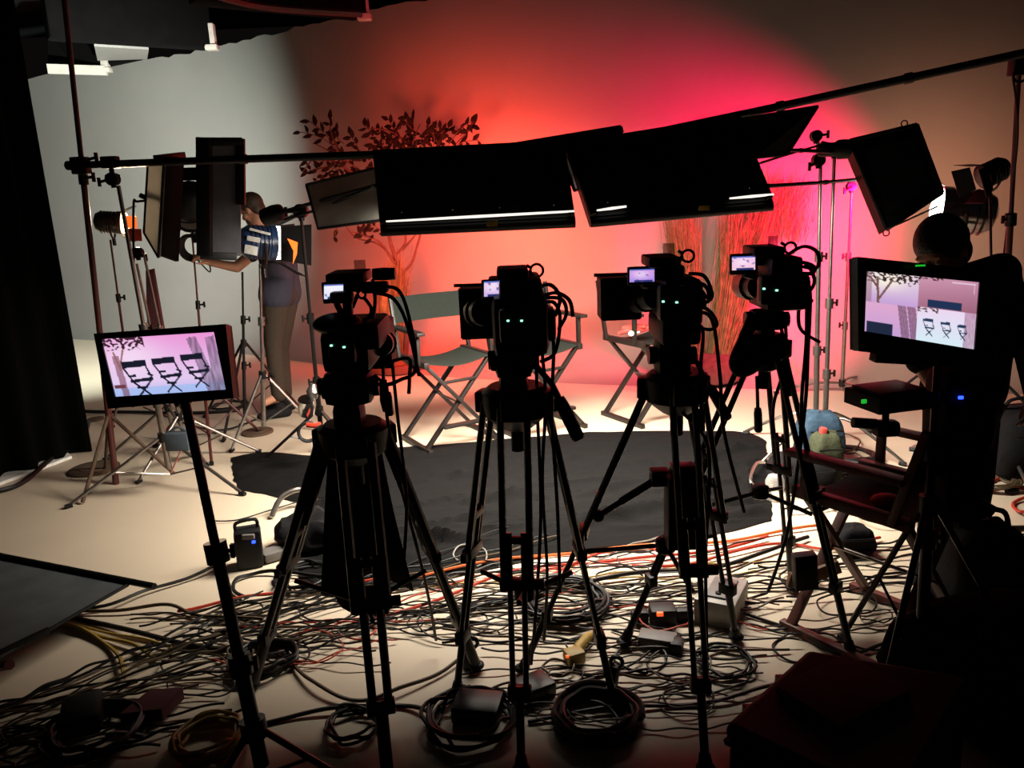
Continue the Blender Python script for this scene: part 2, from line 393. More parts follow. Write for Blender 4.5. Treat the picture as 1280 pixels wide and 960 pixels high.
# left group
SL = 'behind the left monitor'
b0 = gnd(145, 605); t0 = at(80, 2, 5.0); b0 = Vector((b0.x, b0.y, 0))
r = thing('upright_pole', 'tall maroon upright pole beside the black curtain, reaching the ceiling', 'pole', b0)
ax = at(74, -60, 4.95)-b0
for i, (a, b) in enumerate(((0, .3), (.3, .62), (.62, 1))):
    mb = MB(); mb.tube([b0+ax*a, b0+ax*b], .021-.003*i, 12); mb.build('pole', 'red_metal', r)
    if i:
        mb = MB(); mb.tube([b0+ax*a-ax.normalized()*.04, b0+ax*a+ax.normalized()*.04], .028, 12); mb.build('collar', 'black2', r)
        mb = MB(); knob(mb, b0+ax*a, (1, -.2, 0), .02, .07); mb.build('clamp_knob', 'black', r)
for a in (2.2, 4.6, .4):
    mb = MB(); f = b0+Vector((math.cos(a)*.36, math.sin(a)*.36, .012)); mb.tube([b0+ax.normalized()*.5, f], .012, 8); mb.build('leg', 'brown', r)
mb = MB(); p = at(101, 207, 4.97); mb.box(p, (.09, .08, .1)); knob(mb, p+Vector((.05, -.02, .03)), (1, 0, .2), .02, .06)
tag(mb.build('pipe_clamp', 'black'), 'black clamp holding the left crossbar to the maroon pole', 'clamp')
mb = MB(); p = at(138, 203, 4.94); mb.box(p, (.09, .07, .07)); mb.tube([p, p-Vector((0, 0, .11))], .015); mb.box(p-Vector((0, 0, .08)), (.07, .05, .02))
tag(mb.build('pipe_clamp', 'black'), 'black clamp hanging from the left crossbar above the grip head', 'clamp')
bS = gnd(215, 606)
stand('chrome stand with wide angled legs under the left monitor', bS, at(148, 232, 4.95), 'steel', .62, .34, 3.75, .02, 'steel', secs=(.3, .55))
grip_head('dark grip head on the stand under the left crossbar', at(141, 224, 4.93), (-1, 0, -.2), .85)
stand('thin maroon stand carrying the gelled lamp, beside the tall pole', gnd(168, 520), at(138, 300, 6.4), 'red_metal', .4, .5, .5, .013, secs=(.45, .7))
stand('slim steel stand that carries the reflector panel', gnd(222, 566), at(171, 330, 5.35), 'steel', .5, .4, 1.3, .015, secs=(.4, .62), kd=(1, -.3, 0))
stand('steel stand with double riser behind the slim reflector stand', gnd(236, 575), at(180, 318, 5.25), 'steel', .5, .36, .2, .014, secs=(.42, .66), kd=(-1, -.3, 0))
grip_head('dark grip head on the slim stand left of the reflector', at(172, 316, 5.3), (1, 0, -.5), .8)
mb = MB(); mb.tube(crom([at(167, 330, 5.3), at(167, 256, 5.3), at(171, 252, 5.3), at(184, 251, 5.28)], 5), .008); mb.tube([at(175, 244, 5.28), at(200, 255, 5.28)], .016)
tag(mb.build('gobo_rod', 'black'), 'thin bent arm holding the reflector panel by its left side', 'arm')
# dark folded flag between stands
mb = MB(); P = [at(182, 338, 5.6), at(191, 336, 5.6), at(204, 412, 5.5), at(184, 412, 5.5)]; mb.prism(P, (0, .03, 0)); tag(mb.build('folded_flag', 'maroon', None, False), 'dark maroon folded flag standing behind the steel stands', 'flag')
def panel(name, label, poly, th, face_mt, frame_w, cat, frame_mt='black', inset=None, shift=.0):
    P = [at(*p) for p in poly]; c = sum(P, Vector())/len(P); n_ = (P[1]-P[0]).cross(P[2]-P[0]).normalized()
    if n_.y < 0: n_ = -n_
    r = thing(name, label, cat, c)
    mb = MB()
    for i in range(len(P)): mb.bar(P[i], P[(i+1) % len(P)], frame_w, th, n_)
    mb.build('frame', frame_mt, r)
    mb = MB(); mb.prism([p+n_*shift for p in P], n_*.008); mb.build('fabric', face_mt, r, False)
    return r
# reflector: silver face on the left, deep black side
r = thing('reflector_panel', 'tall silver reflector panel with deep black side, hanging from the left crossbar', 'reflector', at(200, 322, 5.2))
P = [at(185, 203, 5.1), at(205, 199, 5.05), at(198, 322, 5.05), at(180, 291, 5.1)]; mb = MB(); mb.prism(P, (.012, .006, 0)); mb.build('silver_face', 'diffusion', r, False)
Q = [at(204, 197, 5.05), at(226, 195, 5.45), at(219, 327, 5.45), at(197, 319, 5.05)]; mb = MB(); mb.prism(Q, (.02, .01, 0)); mb.build('side_panel', 'curtain', r, False)
mb = MB()
for a, b in zip(P, P[1:]+P[:1]): mb.tube([a, b], .008, 6)
mb.build('rim', 'black', r)
mb = MB(); mb.bar(at(196, 198, 5.1), at(228, 194, 5.4), .05, .04); mb.build('top_bar', 'black', r)
# vertical frame with grey inner face
r = thing('framed_flag', 'tall upright black frame lined in grey, in front of the technician', 'flag', at(277, 320, 5.35))
P = [at(250, 174, 5.3), at(302, 174, 5.4), at(302, 300, 5.4), at(300, 322, 5.4), at(250, 318, 5.3)]
mb = MB(); pp = [at(252, 176, 5.36), at(300, 176, 5.44), at(300, 320, 5.44), at(252, 316, 5.36)]; mb.prism(pp, (0, .02, 0)); mb.build('lining', 'greyfab', r, False)
mb = MB(); mb.bar(at(255, 172, 5.3), at(256, 320, 5.3), .06, .09, (1, 0, 0)); mb.bar(at(250, 177, 5.3), at(303, 177, 5.4), .05, .05); mb.bar(at(300, 173, 5.4), at(301, 256, 5.4), .035, .06, (1, 0, 0)); mb.bar(at(260, 182, 5.32), at(261, 318, 5.32), .015, .03, (1, 0, 0))
mb.bar(at(250, 319, 5.3), at(296, 321, 5.4), .03, .05)
mb.build('frame', 'black', r)
# ------------------------------------------------------------------ lamps
def lamp(name, label, p, aim, R_, L, body, hot=None, doors=4, gel=None, dl=.11, yoke=True, frontmt='black', group=None, lens_r=.85, ext=0., fins=5):
    p = Vector(p); a = (Vector(aim)-p).normalized(); x = a.cross(Vector((0, 0, 1))).normalized(); z = x.cross(a)
    r = thing(name, label, 'studio lamp', p-Vector((0, 0, R_*1.4)), group)
    mb = MB(); mb.lathe([(R_*.3, -L*.62), (R_*.75, -L*.55), (R_*.95, -L*.4), (R_, -L*.2), (R_, L*.2), (R_*1.06, L*.22), (R_*1.06, L*.4), (R_*.98, L*.41)], p, a, 24); mb.build('housing', body, r)
    mb = MB()
    for k in range(fins): mb.torus(p+a*(-L*.35+L*.12*k), R_*1.0, R_*.04, a, 24)
    mb.build('cooling_fins', 'black2', r)
    mb = MB(); mb.lathe([(R_*lens_r, L*.38), (R_*lens_r, L*(.44+ext)), (R_*.6, L*(.52+ext)), (R_*.2, L*(.56+ext)), (.001, L*(.57+ext))], p, a, 20); mb.build('lens', hot or 'greyplastic', r)
    f = p+a*L*.44
    for k in range(doors):
        d, w = ((z, x), (-z, x), (x, z), (-x, z))[k]; h = R_*1.05; o = d*dl*.55+a*dl
        mb = MB(); q = [f+d*h-w*h*.95, f+d*h+w*h*.95, f+d*h+w*h*1.15+o, f+d*h-w*h*1.15+o]; mb.prism(q, d*.004)
        mb.build('barn_door', frontmt, r, False)
    if gel:
        mb = MB(); d = x if (x.x > 0) else -x
        e = f+a*dl
        g_ = gel
        mb.prism([e+z*R_*1.5-x*R_*1.4, e+z*R_*1.5+x*R_*1.4, e-z*R_*1.6+x*R_*1.5, e-z*R_*1.6-x*R_*1.5], a*.002); mb.build('gel_sheet', g_, r, False, label='translucent orange gel sheet')
    if yoke:
        pts = [p+x*R_*1.25]+[p+x*R_*1.25*math.cos(t)-Vector((0, 0, 1))*R_*1.5*math.sin(t) for t in [PI*k/10 for k in range(1, 10)]]+[p-x*R_*1.25]
        mb = MB(); mb.tube(pts, R_*.09, 8); mb.tube([p-Vector((0, 0, R_*1.5)), p-Vector((0, 0, R_*2.1))], R_*.16, 10); mb.build('yoke', 'black2', r)
    return r
gelpane = glassy('orange gel film', (255, 90, 20), .55); M['gelfilm'] = gelpane
wt = Vector((-.4, 8.7, 1.75))
hp = at(326, 303, 6.1)
ll = lamp('lit_lamp', 'blue-cased lamp glowing white with an orange gel, in front of the technician', hp, hp+Vector((1, .55, -.12)), .125, .26, 'blue', 'hot', 4, None, .2, frontmt='black', lens_r=1.0, ext=.22)
for (x0, y0, x1, y1, rl_) in ((309, 296, 325, 302, .25), (306, 307, 322, 318, .25), (312, 288, 338, 291, .3)):
    mb = MB(); mb.rect(x0, y0, x1, y1, 5.93, .012, roll=rl_); mb.build('control_plate', 'white', ll, label='pale control plate')
e_ = hp+Vector((.43, .14, -.03)); mb = MB(); mb.prism([at(359, 298, 5.85), at(372, 303, 5.9), at(371, 318, 5.9), at(366, 330, 5.85), at(367, 314, 5.85)], (0, .004, 0)); tag(mb.build('gel_scrap', 'gel', None, False), 'curled orange gel clipped to the barn doors of the blue-cased lamp', 'gel')
op = at(139, 278, 6.4)
lamp('gelled_lamp', 'small lamp with glowing orange gel beside the maroon pole', op, op+Vector((1, .25, -.12)), .085, .2, 'steel', 'hotor', 2, None, .08, lens_r=.95, ext=.1)
mb = MB(); mb.rect(154, 270, 171, 285, 6.2, .004, roll=.08); tag(mb.build('orange_gel', 'gel', None, False), 'bright orange gel sheet in front of the small left lamp', 'gel')
mb = MB(); mb.rect(157, 286, 177, 301, 6.19, .004, roll=.08); tag(mb.build('red_filter', 'c_red', None, False), 'red filter hanging below the orange gel sheet', 'filter')
fp = at(237, 253, 6.5)
lamp('fresnel_lamp', 'large dark lamp seen from behind, between reflector and upright frame', fp, fp+Vector((-.25, 1, .1)), .15, .3, 'black', None, 2, None, .16)
stand('thin maroon stand carrying the large dark lamp and a coiled cable', gnd(262, 560), at(240, 292, 6.45), 'red_metal', .45, .5, .9, .012, secs=(.4, .66))
mb = MB()
for k in range(4): mb.torus(at(238, 311, 6.4)+Vector((0, .02*k, .006*k)), .095-.006*k, .008, (.1, 1, .05))
mb.tube(crom([at(224, 300, 6.4), at(232, 294, 6.4), at(250, 294, 6.4)], 5), .008); mb.tube(crom([at(247, 325, 6.4), at(262, 340, 6.4), at(262, 330, 6.4)], 5), .006)
tag(mb.build('coiled_cable', 'c_black'), 'black cable coil hanging on the stand near the technician hand', 'cable')
stand('steel stand with red-tipped foot carrying the blue-cased lamp', gnd(330, 545), at(325, 330, 6.1), 'steel', .42, .5, 4.4, .018, secs=(.35, .68))
stand('dark stand with slanted legs behind the technician lamp', gnd(306, 530), at(303, 340, 6.4), 'black2', .5, .7, 2.6, .014, secs=(.4, .7))
# C-stand by cam 1 with boom arm
b7 = gnd(404, 566); stand('black stand left of the leftmost camera, with boom arm to the light bank', b7, at(376, 268, 5.2), 'black2', .42, .35, 1.4, .018, secs=(.33, .6), kd=(-1, -.2, 0))
grip_head('dark grip head on the stand at the left end of the light bank', at(376, 264, 5.15), (-1, 0, 0), 1.0)
r = thing('boom', 'thin black boom from the grip head to the left light bank', 'arm', at(400, 250, 5))
mb = MB(); mb.tube([at(343, 268, 5.3), at(376, 258, 5.1), at(474, 231, 4.3)], .012); mb.build('rod', 'black', r)
mb = MB(); mb.tube([at(356, 274, 5.2), at(398, 262, 5.0), at(466, 234, 4.3)], .008); mb.build('rod', 'black', r)
mb = MB(); mb.lathe([(.02, -.09), (.055, -.08), (.062, 0), (.055, .05), (.02, .07)], at(343, 268, 5.3), (.9, -.3, .2), 16); mb.build('end_knob', 'black', r)
for i, xs in enumerate(((362, 260, 364, 400, 366, 500), (377, 320, 380, 420, 384, 480))):
    pass
# dangling chrome lamp with red ring
r = thing('clip_lamp', 'small chrome lamp with red ring hanging left of the leftmost camera', 'lamp', at(387, 552, 5.2))
mb = MB(); mb.lathe([(.02, .0), (.05, .02), (.06, .09), (.055, .14)], at(384, 520, 5.2), (.15, -.4, 1), 18); mb.build('shade', 'chrome', r)
mb = MB(); mb.torus(at(385, 540, 5.15), .062, .012, (.3, -1, .2), 20); mb.build('ring', 'black', r)
mb = MB(); mb.tube(crom([at(384, 531, 5.12), at(394, 532, 5.1), at(401, 530, 5.1)], 4), .018); mb.build('clip', 'c_red', r)
mb = MB(); mb.lathe([(.03, 0), (.045, .05), (.02, .1)], at(391, 498, 5.2), (.1, 0, 1), 14); mb.build('bulb', 'steel', r)
# right group
stand('tall chrome stand, left one of the close pair on the right', gnd(1019, 556), at(1026, 190, 5.35), 'steel', .5, .2, .4, .019, flat=True, secs=(.34, .66))
stand('dark steel stand, right one of the close pair on the right', gnd(1030, 566), at(1043, 193, 5.2), 'steel', .5, .24, 1.4, .018, flat=True, secs=(.28, .52))
grip_head('chrome grip head at the top of the left tall chrome stand', at(1020, 170, 5.35), (1, 0, .1), .8)
grip_head('grip head just below the top of the left tall chrome stand', at(1023, 200, 5.33), (-1, 0, -.6), .9)
mb = MB(); mb.tube([at(1025, 192, 5.35), at(1021, 174, 5.35)], .014); tag(mb.build('stand_spigot', 'steel'), 'short steel spigot between the two grip heads', 'spigot')
mb = MB(); mb.lathe([(.02, -.12), (.04, -.1), (.045, .0), (.06, .02), (.06, .08), (.03, .1)], at(1044, 187, 5.18), (1, .1, 0), 16); mb.tube([at(1026, 182, 5.2), at(1062, 190, 5.2)], .03); mb.tube([at(1043, 178, 5.2), at(1043, 198, 5.2)], .02)
tag(mb.build('arm_clamp', 'black'), 'black cylindrical arm clamp on top of the dark steel stand', 'clamp')
pipe('support_rod', 'thin black arm from the chrome stand to the right light bank', [at(960, 187, 4.3), at(1000, 188, 4.8), at(1046, 190, 5.2)], .011, 'black', 'arm')
mb = MB(); mb.tube(crom([at(950, 204, 4.3), at(985, 193, 4.7), at(1030, 180, 5.2)], 5), .007); tag(mb.build('arm_cable', 'c_black'), 'thin cable following the arm of the right light bank', 'cable')
pipe('support_rod', 'thin maroon arm behind the chrome stands, reaching the tilted black panel', [at(955, 233, 4.5), at(1030, 228, 5.1), at(1100, 222, 5.6)], .012, 'red_metal', 'arm')
stand('short chrome stand behind the close pair, standing by the cyclorama', gnd(1052, 492), at(1065, 232, 6.4), 'steel', .55, .1, .9, .016, flat=True, secs=(.35, .68), kd=(-1, -.2, .1))
grip_head('small grip head on the short chrome stand by the pink glow', at(1064, 233, 6.38), (-1, 0, -.5), .8)
# tilted black panel (light bank head) on the right
r = thing('tilted_panel', 'tilted black soft panel against the pink glow, right of the chrome stands', 'flag', at(1120, 225, 5.4))
P = [at(1062, 176, 5.3), at(1146, 156, 5.3), at(1178, 241, 5.15), at(1108, 287, 5.1)]; c = sum(P, Vector())/4
mb = MB(); nn = (P[3]-P[0]).cross(P[1]-P[0]).normalized(); nn = nn if nn.y > 0 else -nn
mb.prism(P, nn*.12); mb.build('soft_box', 'black', r, False)
mb = MB()
for a, b in zip(P, P[1:]+P[:1]): mb.tube([a, b], .014, 8)
mb.build('rim', 'black2', r)
mb = MB(); Q = [p*.72+c*.28-nn*.01 for p in P]; mb.prism(Q, nn*.008); mb.build('inner_face', 'maroon' if False else 'darkcloth', r, False)
mb = MB(); mb.tube([at(1110, 286, 5.08), at(1172, 258, 5.1)], .006); mb.build('edge_strip', 'steel', r)
for p in (P[1]+Vector((-.08, 0, .01)), P[3]+Vector((0, 0, -.02))):
    mb = MB(); mb.torus(p, .02, .004, (0, 1, 0), 14); mb.build('hanging_loop', 'black2', r)
# lit lamp right, small lamp, pole
rp_ = at(1202, 264, 5.75)
lamp('lit_lamp', 'bright chrome lamp glowing behind the person on the right', rp_, rp_+Vector((-1, .35, .12)), .155, .36, 'chrome', 'hot', 1, None, .07, frontmt='black', lens_r=.95, fins=2)
stand('dark stand under the bright chrome lamp behind the person', Vector((rp_.x, rp_.y, 0)), rp_-Vector((0, 0, .25)), 'black2', .5, .5, .3, .015)
sp_ = at(1240, 216, 5.2)
lamp('small_lamp', 'small unlit dark lamp with barn doors high on the right', sp_, sp_+Vector((-1, -.1, -.42)), .075, .17, 'black', None, 4, None, .09)
stand('slim dark stand holding the small unlit lamp', gnd(1243, 560), sp_-Vector((0, 0, .13)), 'black2', .5, .5, 1.3, .014, secs=(.45, .72))
stand('tall maroon stand near the right edge of the photo', gnd(1246, 582), at(1274, 82, 4.4), 'red_metal', .5, .18, 2.4, .021, 'steel', flat=True, secs=(.38, .66), kd=(-1, -.2, 0))
mb = MB(); p = at(1272, 82, 4.4); mb.box(p, (.07, .07, .1)); mb.torus(p+Vector((0, -.03, -.05)), .035, .007, (0, 1, 0)); tag(mb.build('pipe_clamp', 'black'), 'black clamp joining the right crossbar to the tall maroon stand', 'clamp')
mb = MB(); mb.tube(crom([at(1266, 95, 4.35), at(1272, 170, 4.4), at(1257, 300, 4.6), at(1250, 360, 4.7)], 8), .006); tag(mb.build('hanging_cable', 'c_black'), 'thin cable running down the tall maroon stand on the right', 'cable')
# coloured lights thrown by the lamps, plus an added fill on the grass
dp_ = at(634, 252, 7.0)
gb_aim = Vector((1.75, 7.1, 1.0))
wl = lamp('wash_lamp', 'dark wash lamp hidden behind the left light bank, aimed at the red wall', dp_, Vector((-.3, 8.7, 1.9)), .1, .2, 'black', 'glow_or', 2, None, .1)
mb = MB(); mb.tube([at(575, 190, 4.45), at(600, 215, 5.6), dp_+Vector((0, 0, .12))], .013); mb.build('boom_rod', 'black', wl)
spot('gel spot', dp_+Vector((-.03, .3, .05)), Vector((-.1, 8.7, 1.3)), 310, (1, .055, .025), 165, 1, .15)
spot('gel core', dp_+Vector((-.03, .3, .05)), Vector((-.35, 8.7, 1.4)), 330, (1, .05, .022), 120, 1, .15)
spot('hmi spot', hp+Vector((.24, .32, .02)), Vector((-.35, 8.8, 1.15)), 1050, (1, .08, .035), 104, 1, .5)
spot('pink spot', rp_+Vector((-.3, .1, .02)), Vector((2.15, 7.7, 1.2)), 2100, (1, .0, .09), 104, 1, .05)
spot('lamp spill', rp_+Vector((.0, .3, .05)), Vector((3.7, 7.3, 1.2)), 120, (1, .42, .24), 150, 1, .1)
spot('white spot', fp+Vector((-.1, .42, .05)), Vector((-8.2, 12.0, 2.2)), 2900, (.86, 1, .94), 112, 1, .1)
spot('small gel spot', op+Vector((.3, .08, -.03)), Vector((-2.9, 10.4, 2.6)), 22, (1, .16, .12), 22, 1, .04)
spot('reflector glow', op+Vector((.28, -.1, .04)), at(193, 250, 5.1), 300, (1, .72, .45), 40, 1, .04)
spot('grass fill spot', at(850, 262, 4.15)+Vector((0, .2, -.05)), gb_aim, 135, (1, .84, .62), 32, 1, .1)  # added fill turning the grass tan, no fixture of its own
#P2
# ------------------------------------------------------------------ tree and grasses
rnd = random.Random(11)
tb = gnd(497, 464); tb.z = 0
D = tb.y
tree = thing('potted_tree', 'thin branching tree with dark leaves in a brown pot, left of the chairs', 'tree', tb)
mb = MB(); mb.lathe([(.2, 0), (.27, .02), (.29, .07), (.29, .1), (.27, .105), (.26, .09), (.01, .085)], tb, (0, 0, 1), 24); mb.build('pot', 'pot', tree)
def px(x, y, dd=0): return at(x, y, D+dd)
branches = [[(506, 455), (508, 400), (503, 345), (494, 320), (488, 302), (484, 270), (478, 240)],
            [(494, 330), (482, 312), (468, 303), (445, 297), (430, 280)], [(492, 328), (478, 306), (462, 296), (440, 290)],
            [(490, 322), (503, 310), (507, 296), (500, 270), (505, 240), (520, 200)],
            [(498, 345), (514, 330), (522, 306), (528, 285), (545, 240), (560, 200)],
            [(503, 312), (514, 300), (522, 290)], [(484, 270), (470, 230), (430, 200), (395, 180)], [(484, 260), (500, 220), (515, 180), (525, 155)],
            [(500, 260), (540, 215), (570, 180), (590, 160)], [(470, 230), (440, 215), (400, 195), (378, 215)], [(430, 200), (420, 180), (412, 160)], [(515, 185), (490, 165), (460, 160)]]
mb = MB()
for i, b in enumerate(branches):
    pts = crom([px(x, y, .12*math.sin(i*2.1)*(k/len(b))) for k, (x, y) in enumerate(b)], 5)
    r0 = .035 if i == 0 else .016
    mb.tube(pts, [r0*(1-.72*k/(len(pts)-1)) for k in range(len(pts))], 7)
trk = mb.build('trunk', 'bark', tree)
lf = MB()
def leaf(p, d, L, w):
    d = Vector(d).normalized(); s_ = d.cross(Vector((rnd.uniform(-.6, .6), 1, rnd.uniform(-.6, .6)))).normalized(); n_ = s_.cross(d)
    a = p; m1 = p+d*L*.35; m2 = p+d*L*.7
    vs = [a, m1+s_*w+n_*w*.3, m2+s_*w*.75+n_*w*.2, p+d*L-n_*w*.3, m2-s_*w*.75+n_*w*.2, m1-s_*w+n_*w*.3, m1, m2]
    lf._add(vs, [(0, 1, 6), (1, 2, 7, 6), (2, 3, 7), (0, 6, 5), (6, 7, 4, 5), (7, 3, 4)])
twigs = MB()
def cluster(cx, cy, rx, ry, n, dirx=0):
    for _ in range(n):
        a = rnd.uniform(0, 2*PI); q = math.sqrt(rnd.random()); x = cx+rx*q*math.cos(a); y = cy+ry*q*math.sin(a)
        p = px(x, y, rnd.uniform(-.35, .35))
        leaf(p, (rnd.uniform(-.8, .8)+dirx, rnd.uniform(-.5, .5), rnd.uniform(-.9, .7)), rnd.uniform(.07, .12), rnd.uniform(.016, .026))
def sprig(x0, y0, x1, y1, n):
    dd = rnd.uniform(-.25, .25)
    A = px(x0, y0, dd); B = px(x1, y1, dd); bow = Vector((rnd.uniform(-.05, .05), 0, rnd.uniform(-.02, .06)))
    pts = crom([A, A.lerp(B, .5)+bow, B], 5); twigs.tube(pts, .004, 5)
    for k in range(n):
        t = .25+.75*k/max(1, n-1); p = pts[min(len(pts)-1, int(t*(len(pts)-1)))]
        sgn = 1 if k % 2 else -1; d = (B-A).normalized()
        leaf(p, d*.7+Vector((sgn*.3, rnd.uniform(-.3, .3), sgn*rnd.uniform(.3, .9))), rnd.uniform(.08, .115), rnd.uniform(.018, .026))
for a in ((430, 195, 376, 165, 7), (420, 190, 388, 152, 7), (425, 200, 412, 150, 6), (430, 180, 422, 160, 5), (440, 200, 385, 200, 7), (420, 205, 380, 215, 6), (450, 190, 437, 168, 6), (470, 190, 456, 158, 6), (480, 185, 470, 165, 5),
          (500, 185, 486, 150, 7), (510, 182, 515, 146, 8), (525, 180, 540, 162, 6), (545, 180, 560, 160, 6), (560, 182, 588, 152, 8), (570, 184, 597, 175, 5), (575, 170, 592, 152, 6), (460, 215, 430, 225, 6), (450, 220, 410, 232, 6),
          (430, 215, 385, 216, 6), (520, 165, 508, 148, 5), (470, 300, 450, 292, 5), (480, 290, 462, 285, 5), (424, 262, 418, 295, 4), (480, 200, 500, 158, 7), (540, 190, 535, 158, 6), (440, 240, 400, 240, 5)): sprig(*a)
for a in ((500, 178, 45, 14, 60), (555, 172, 32, 12, 38), (470, 200, 45, 20, 55), (430, 225, 35, 14, 30), (520, 230, 60, 40, 70), (560, 220, 45, 35, 40), (462, 288, 14, 8, 6)): cluster(*a)
lf.build('leaves', 'leaf', tree, False); twigs.build('twigs', 'bark', trk)
def sheaf(name, label, base, tops, n, r_base, seed, feather=False, pot=True, hmul=1, cut=None, wood='straw'):
    rn = random.Random(seed)
    r = thing(name, label, 'dried grass', base)
    st = MB()
    for i in range(n):
        a = rn.uniform(0, 2*PI); q = math.sqrt(rn.random())
        p0 = Vector(base)+Vector((math.cos(a)*q*r_base, math.sin(a)*q*r_base*.7, .02))
        t = rn.random(); j = t*(len(tops)-1); k = min(int(j), len(tops)-2); tx = Vector(tops[k]).lerp(Vector(tops[k+1]), j-k)
        hh = rn.uniform(.55, 1.0)**.6
        p2 = p0.lerp(tx+Vector((rn.gauss(0, .04), rn.gauss(0, .09), rn.gauss(0, .08))), hh)
        m_ = p0.lerp(p2, .5)+Vector((rn.gauss(0, .02), rn.gauss(0, .03), .04))
        w = rn.uniform(.002, .0045)
        pts = crom([p0, m_, p2], 4)
        st.tube(pts, [w*(1-.6*k2/(len(pts)-1)) for k2 in range(len(pts))], 4)
        if rn.random() < .25:
            q2 = pts[-3]; st.tube([q2, q2+Vector((rn.gauss(0, .08), rn.gauss(0, .06), rn.uniform(.05, .16)))], [.002, .001], 3)
    st.build('stalks', wood, r, False)
    if feather:
        fm = MB()
        for i in range(420):
            t = rn.random(); j = t*(len(feather)-1); k = min(int(j), len(feather)-2); c = Vector(feather[k]).lerp(Vector(feather[k+1]), j-k)
            p = c+Vector((rn.gauss(0, .07), rn.gauss(0, .08), rn.uniform(-.5, .02)))
            fm.tube([p, p+Vector((rn.gauss(.02, .03), rn.gauss(0, .03), rn.uniform(.1, .2)))], [.003, .0008], 3)
        pl = fm.build('plumes', wood, r, False); pl['kind'] = 'stuff'
    return r
gb = gnd(878, 476); gb.z = 0.04; G = gb.y
sheaf('grass_sheaf', 'tall sheaf of dried grass leaning left, behind the third camera', gb+Vector((-.10, 0, 0)), [at(830, 262, G), at(846, 250, G), at(868, 245, G)], 360, .12, 5)
sheaf('grass_sheaf', 'tall sheaf of dried grass leaning right with feathery tips, behind the rightmost camera', gb+Vector((.14, .02, 0)), [at(908, 240, G), at(930, 225, G), at(955, 225, G), at(972, 235, G)], 480, .13, 6, [at(965, 235, G+.1), at(985, 232, G+.1), at(1003, 245, G+.1)])
gb2 = px(492, 458); gb2.z = .05
sb_ = sheaf('straw_bundle', 'upright bundle of tan straw wrapped around the tree trunk', gb2, [px(488, 330), px(500, 318), px(510, 335)], 420, .13, 8)
mb = MB(); mb.lathe([(.13, 0), (.125, .2), (.10, .55), (.075, .85), (.06, .95)], gb2, (-.02, 0, 1), 22); mb.build('bundle_core', 'straw', sb_)
mb = MB(); p = gb+Vector((0, 0, 0)); mb.lathe([(.36, .0), (.4, .02), (.37, .12), (.3, .2), (.2, .22)], p, (0, 0, 1), 26); tag(mb.build('grass_mound', 'bark'), 'low brown base under the two tall grass sheaves', 'base')
# ------------------------------------------------------------------ directors chairs
def directors_chair(label, loc, yaw, wd_, cv, w=.56, sh=.66, bt=1.08, group=None, dp=.40, foot=True, back=(.26, .02), arm=.2):
    T = Matrix.Translation(Vector(loc)) @ Matrix.Rotation(yaw, 4, 'Z')
    r = thing('directors_chair', label, 'chair', loc, group)
    hw = w/2; f = -dp/2; b = dp/2; ah = sh+arm
    for y in (f, b):                                    # crossed legs, front and rear
        for s_ in (-1, 1):
            mb = MB(T); yy = y+s_*.014
            mb.bar((-s_*hw, yy, .03), (s_*(hw-.03), yy, sh-.03), .024, .04, (0, 1, 0)); mb.build('leg', wd_, r)
    for s_ in (-1, 1):
        mb = MB(T); mb.bar((s_*hw, f-.06, .02), (s_*hw, b+.06, .02), .035, .035); mb.build('floor_rail', wd_, r)
        mb = MB(T); mb.bar((s_*(hw-.02), f-.04, sh-.015), (s_*(hw-.02), b+.04, sh-.015), .04, .045); mb.build('seat_rail', wd_, r)
        mb = MB(T); mb.bar((s_*(hw+.01), f+.03, sh-.02), (s_*(hw+.01), f+.03, ah), .024, .035, (0, 1, 0)); mb.build('arm_post', wd_, r)
        mb = MB(T); mb.bar((s_*(hw+.01), b-.02, sh-.02), (s_*(hw+.01), b+back[1]+.06, bt+.015), .024, .032, (0, 1, 0)); mb.build('back_post', wd_, r)
        mb = MB(T); mb.bar((s_*(hw+.012), f-.05, ah+.012), (s_*(hw+.012), b+.02, ah+.012), .06, .024); mb.build('armrest', wd_, r)
    n = 10
    mb = MB(T); vs = []
    for i in range(n+1):
        t = i/n; x = -hw+.0+t*w; z = sh+.008-.05*math.sin(PI*t)
        vs += [(x, f-.02, z), (x, b+.02, z), (x, b+.02, z-.006), (x, f-.02, z-.006)]
    fs = []
    for i in range(n):
        for k in range(4): fs.append((i*4+k, i*4+(k+1) % 4, i*4+4+(k+1) % 4, i*4+4+k))
    mb._add(vs, fs); mb.build('seat', cv, r)
    mb = MB(T); vs = []
    for i in range(n+1):
        t = i/n; x = -hw-.02+t*(w+.04); y = b+back[1]+.045+.03*math.sin(PI*t)
        for (yy, zz) in ((y+.012, bt), (y+.018, bt), (y-.002, bt-back[0]+.07), (y-.008, bt-back[0]+.07)): vs.append((x, yy, zz))
    mb._add(vs, fs); mb.build('backrest', cv, r)
    if foot:
        mb = MB(T); mb.bar((-hw*.62, f-.06, .19), (hw*.62, f-.06, .19), .05, .022); mb.build('footrest', wd_, r)
    for z in (.36, .5):
        k = (z/sh-.5)*2*hw
        mb = MB(T); mb.bar((-abs(k)*.9, f-.005, z), (abs(k)*.9, f-.005, z), .02, .022); mb.build('stretcher', wd_, r)
    mb = MB(T); mb.tube([(0, f-.03, sh/2), (0, b+.03, sh/2)], .008, 8); mb.build('pivot_bolt', 'steel', r)
    return r
CG = 'directors chairs on the set'
def chair_at(x, y, d, label, yaw, **k):
    p = at(x, y, d); return directors_chair(label, (p.x, p.y, 0), yaw, 'wood', 'canvas', **k)
chair_at(556, 431, 5.78, 'dark director chair with grey canvas, nearest the tree', math.radians(30), group=CG)
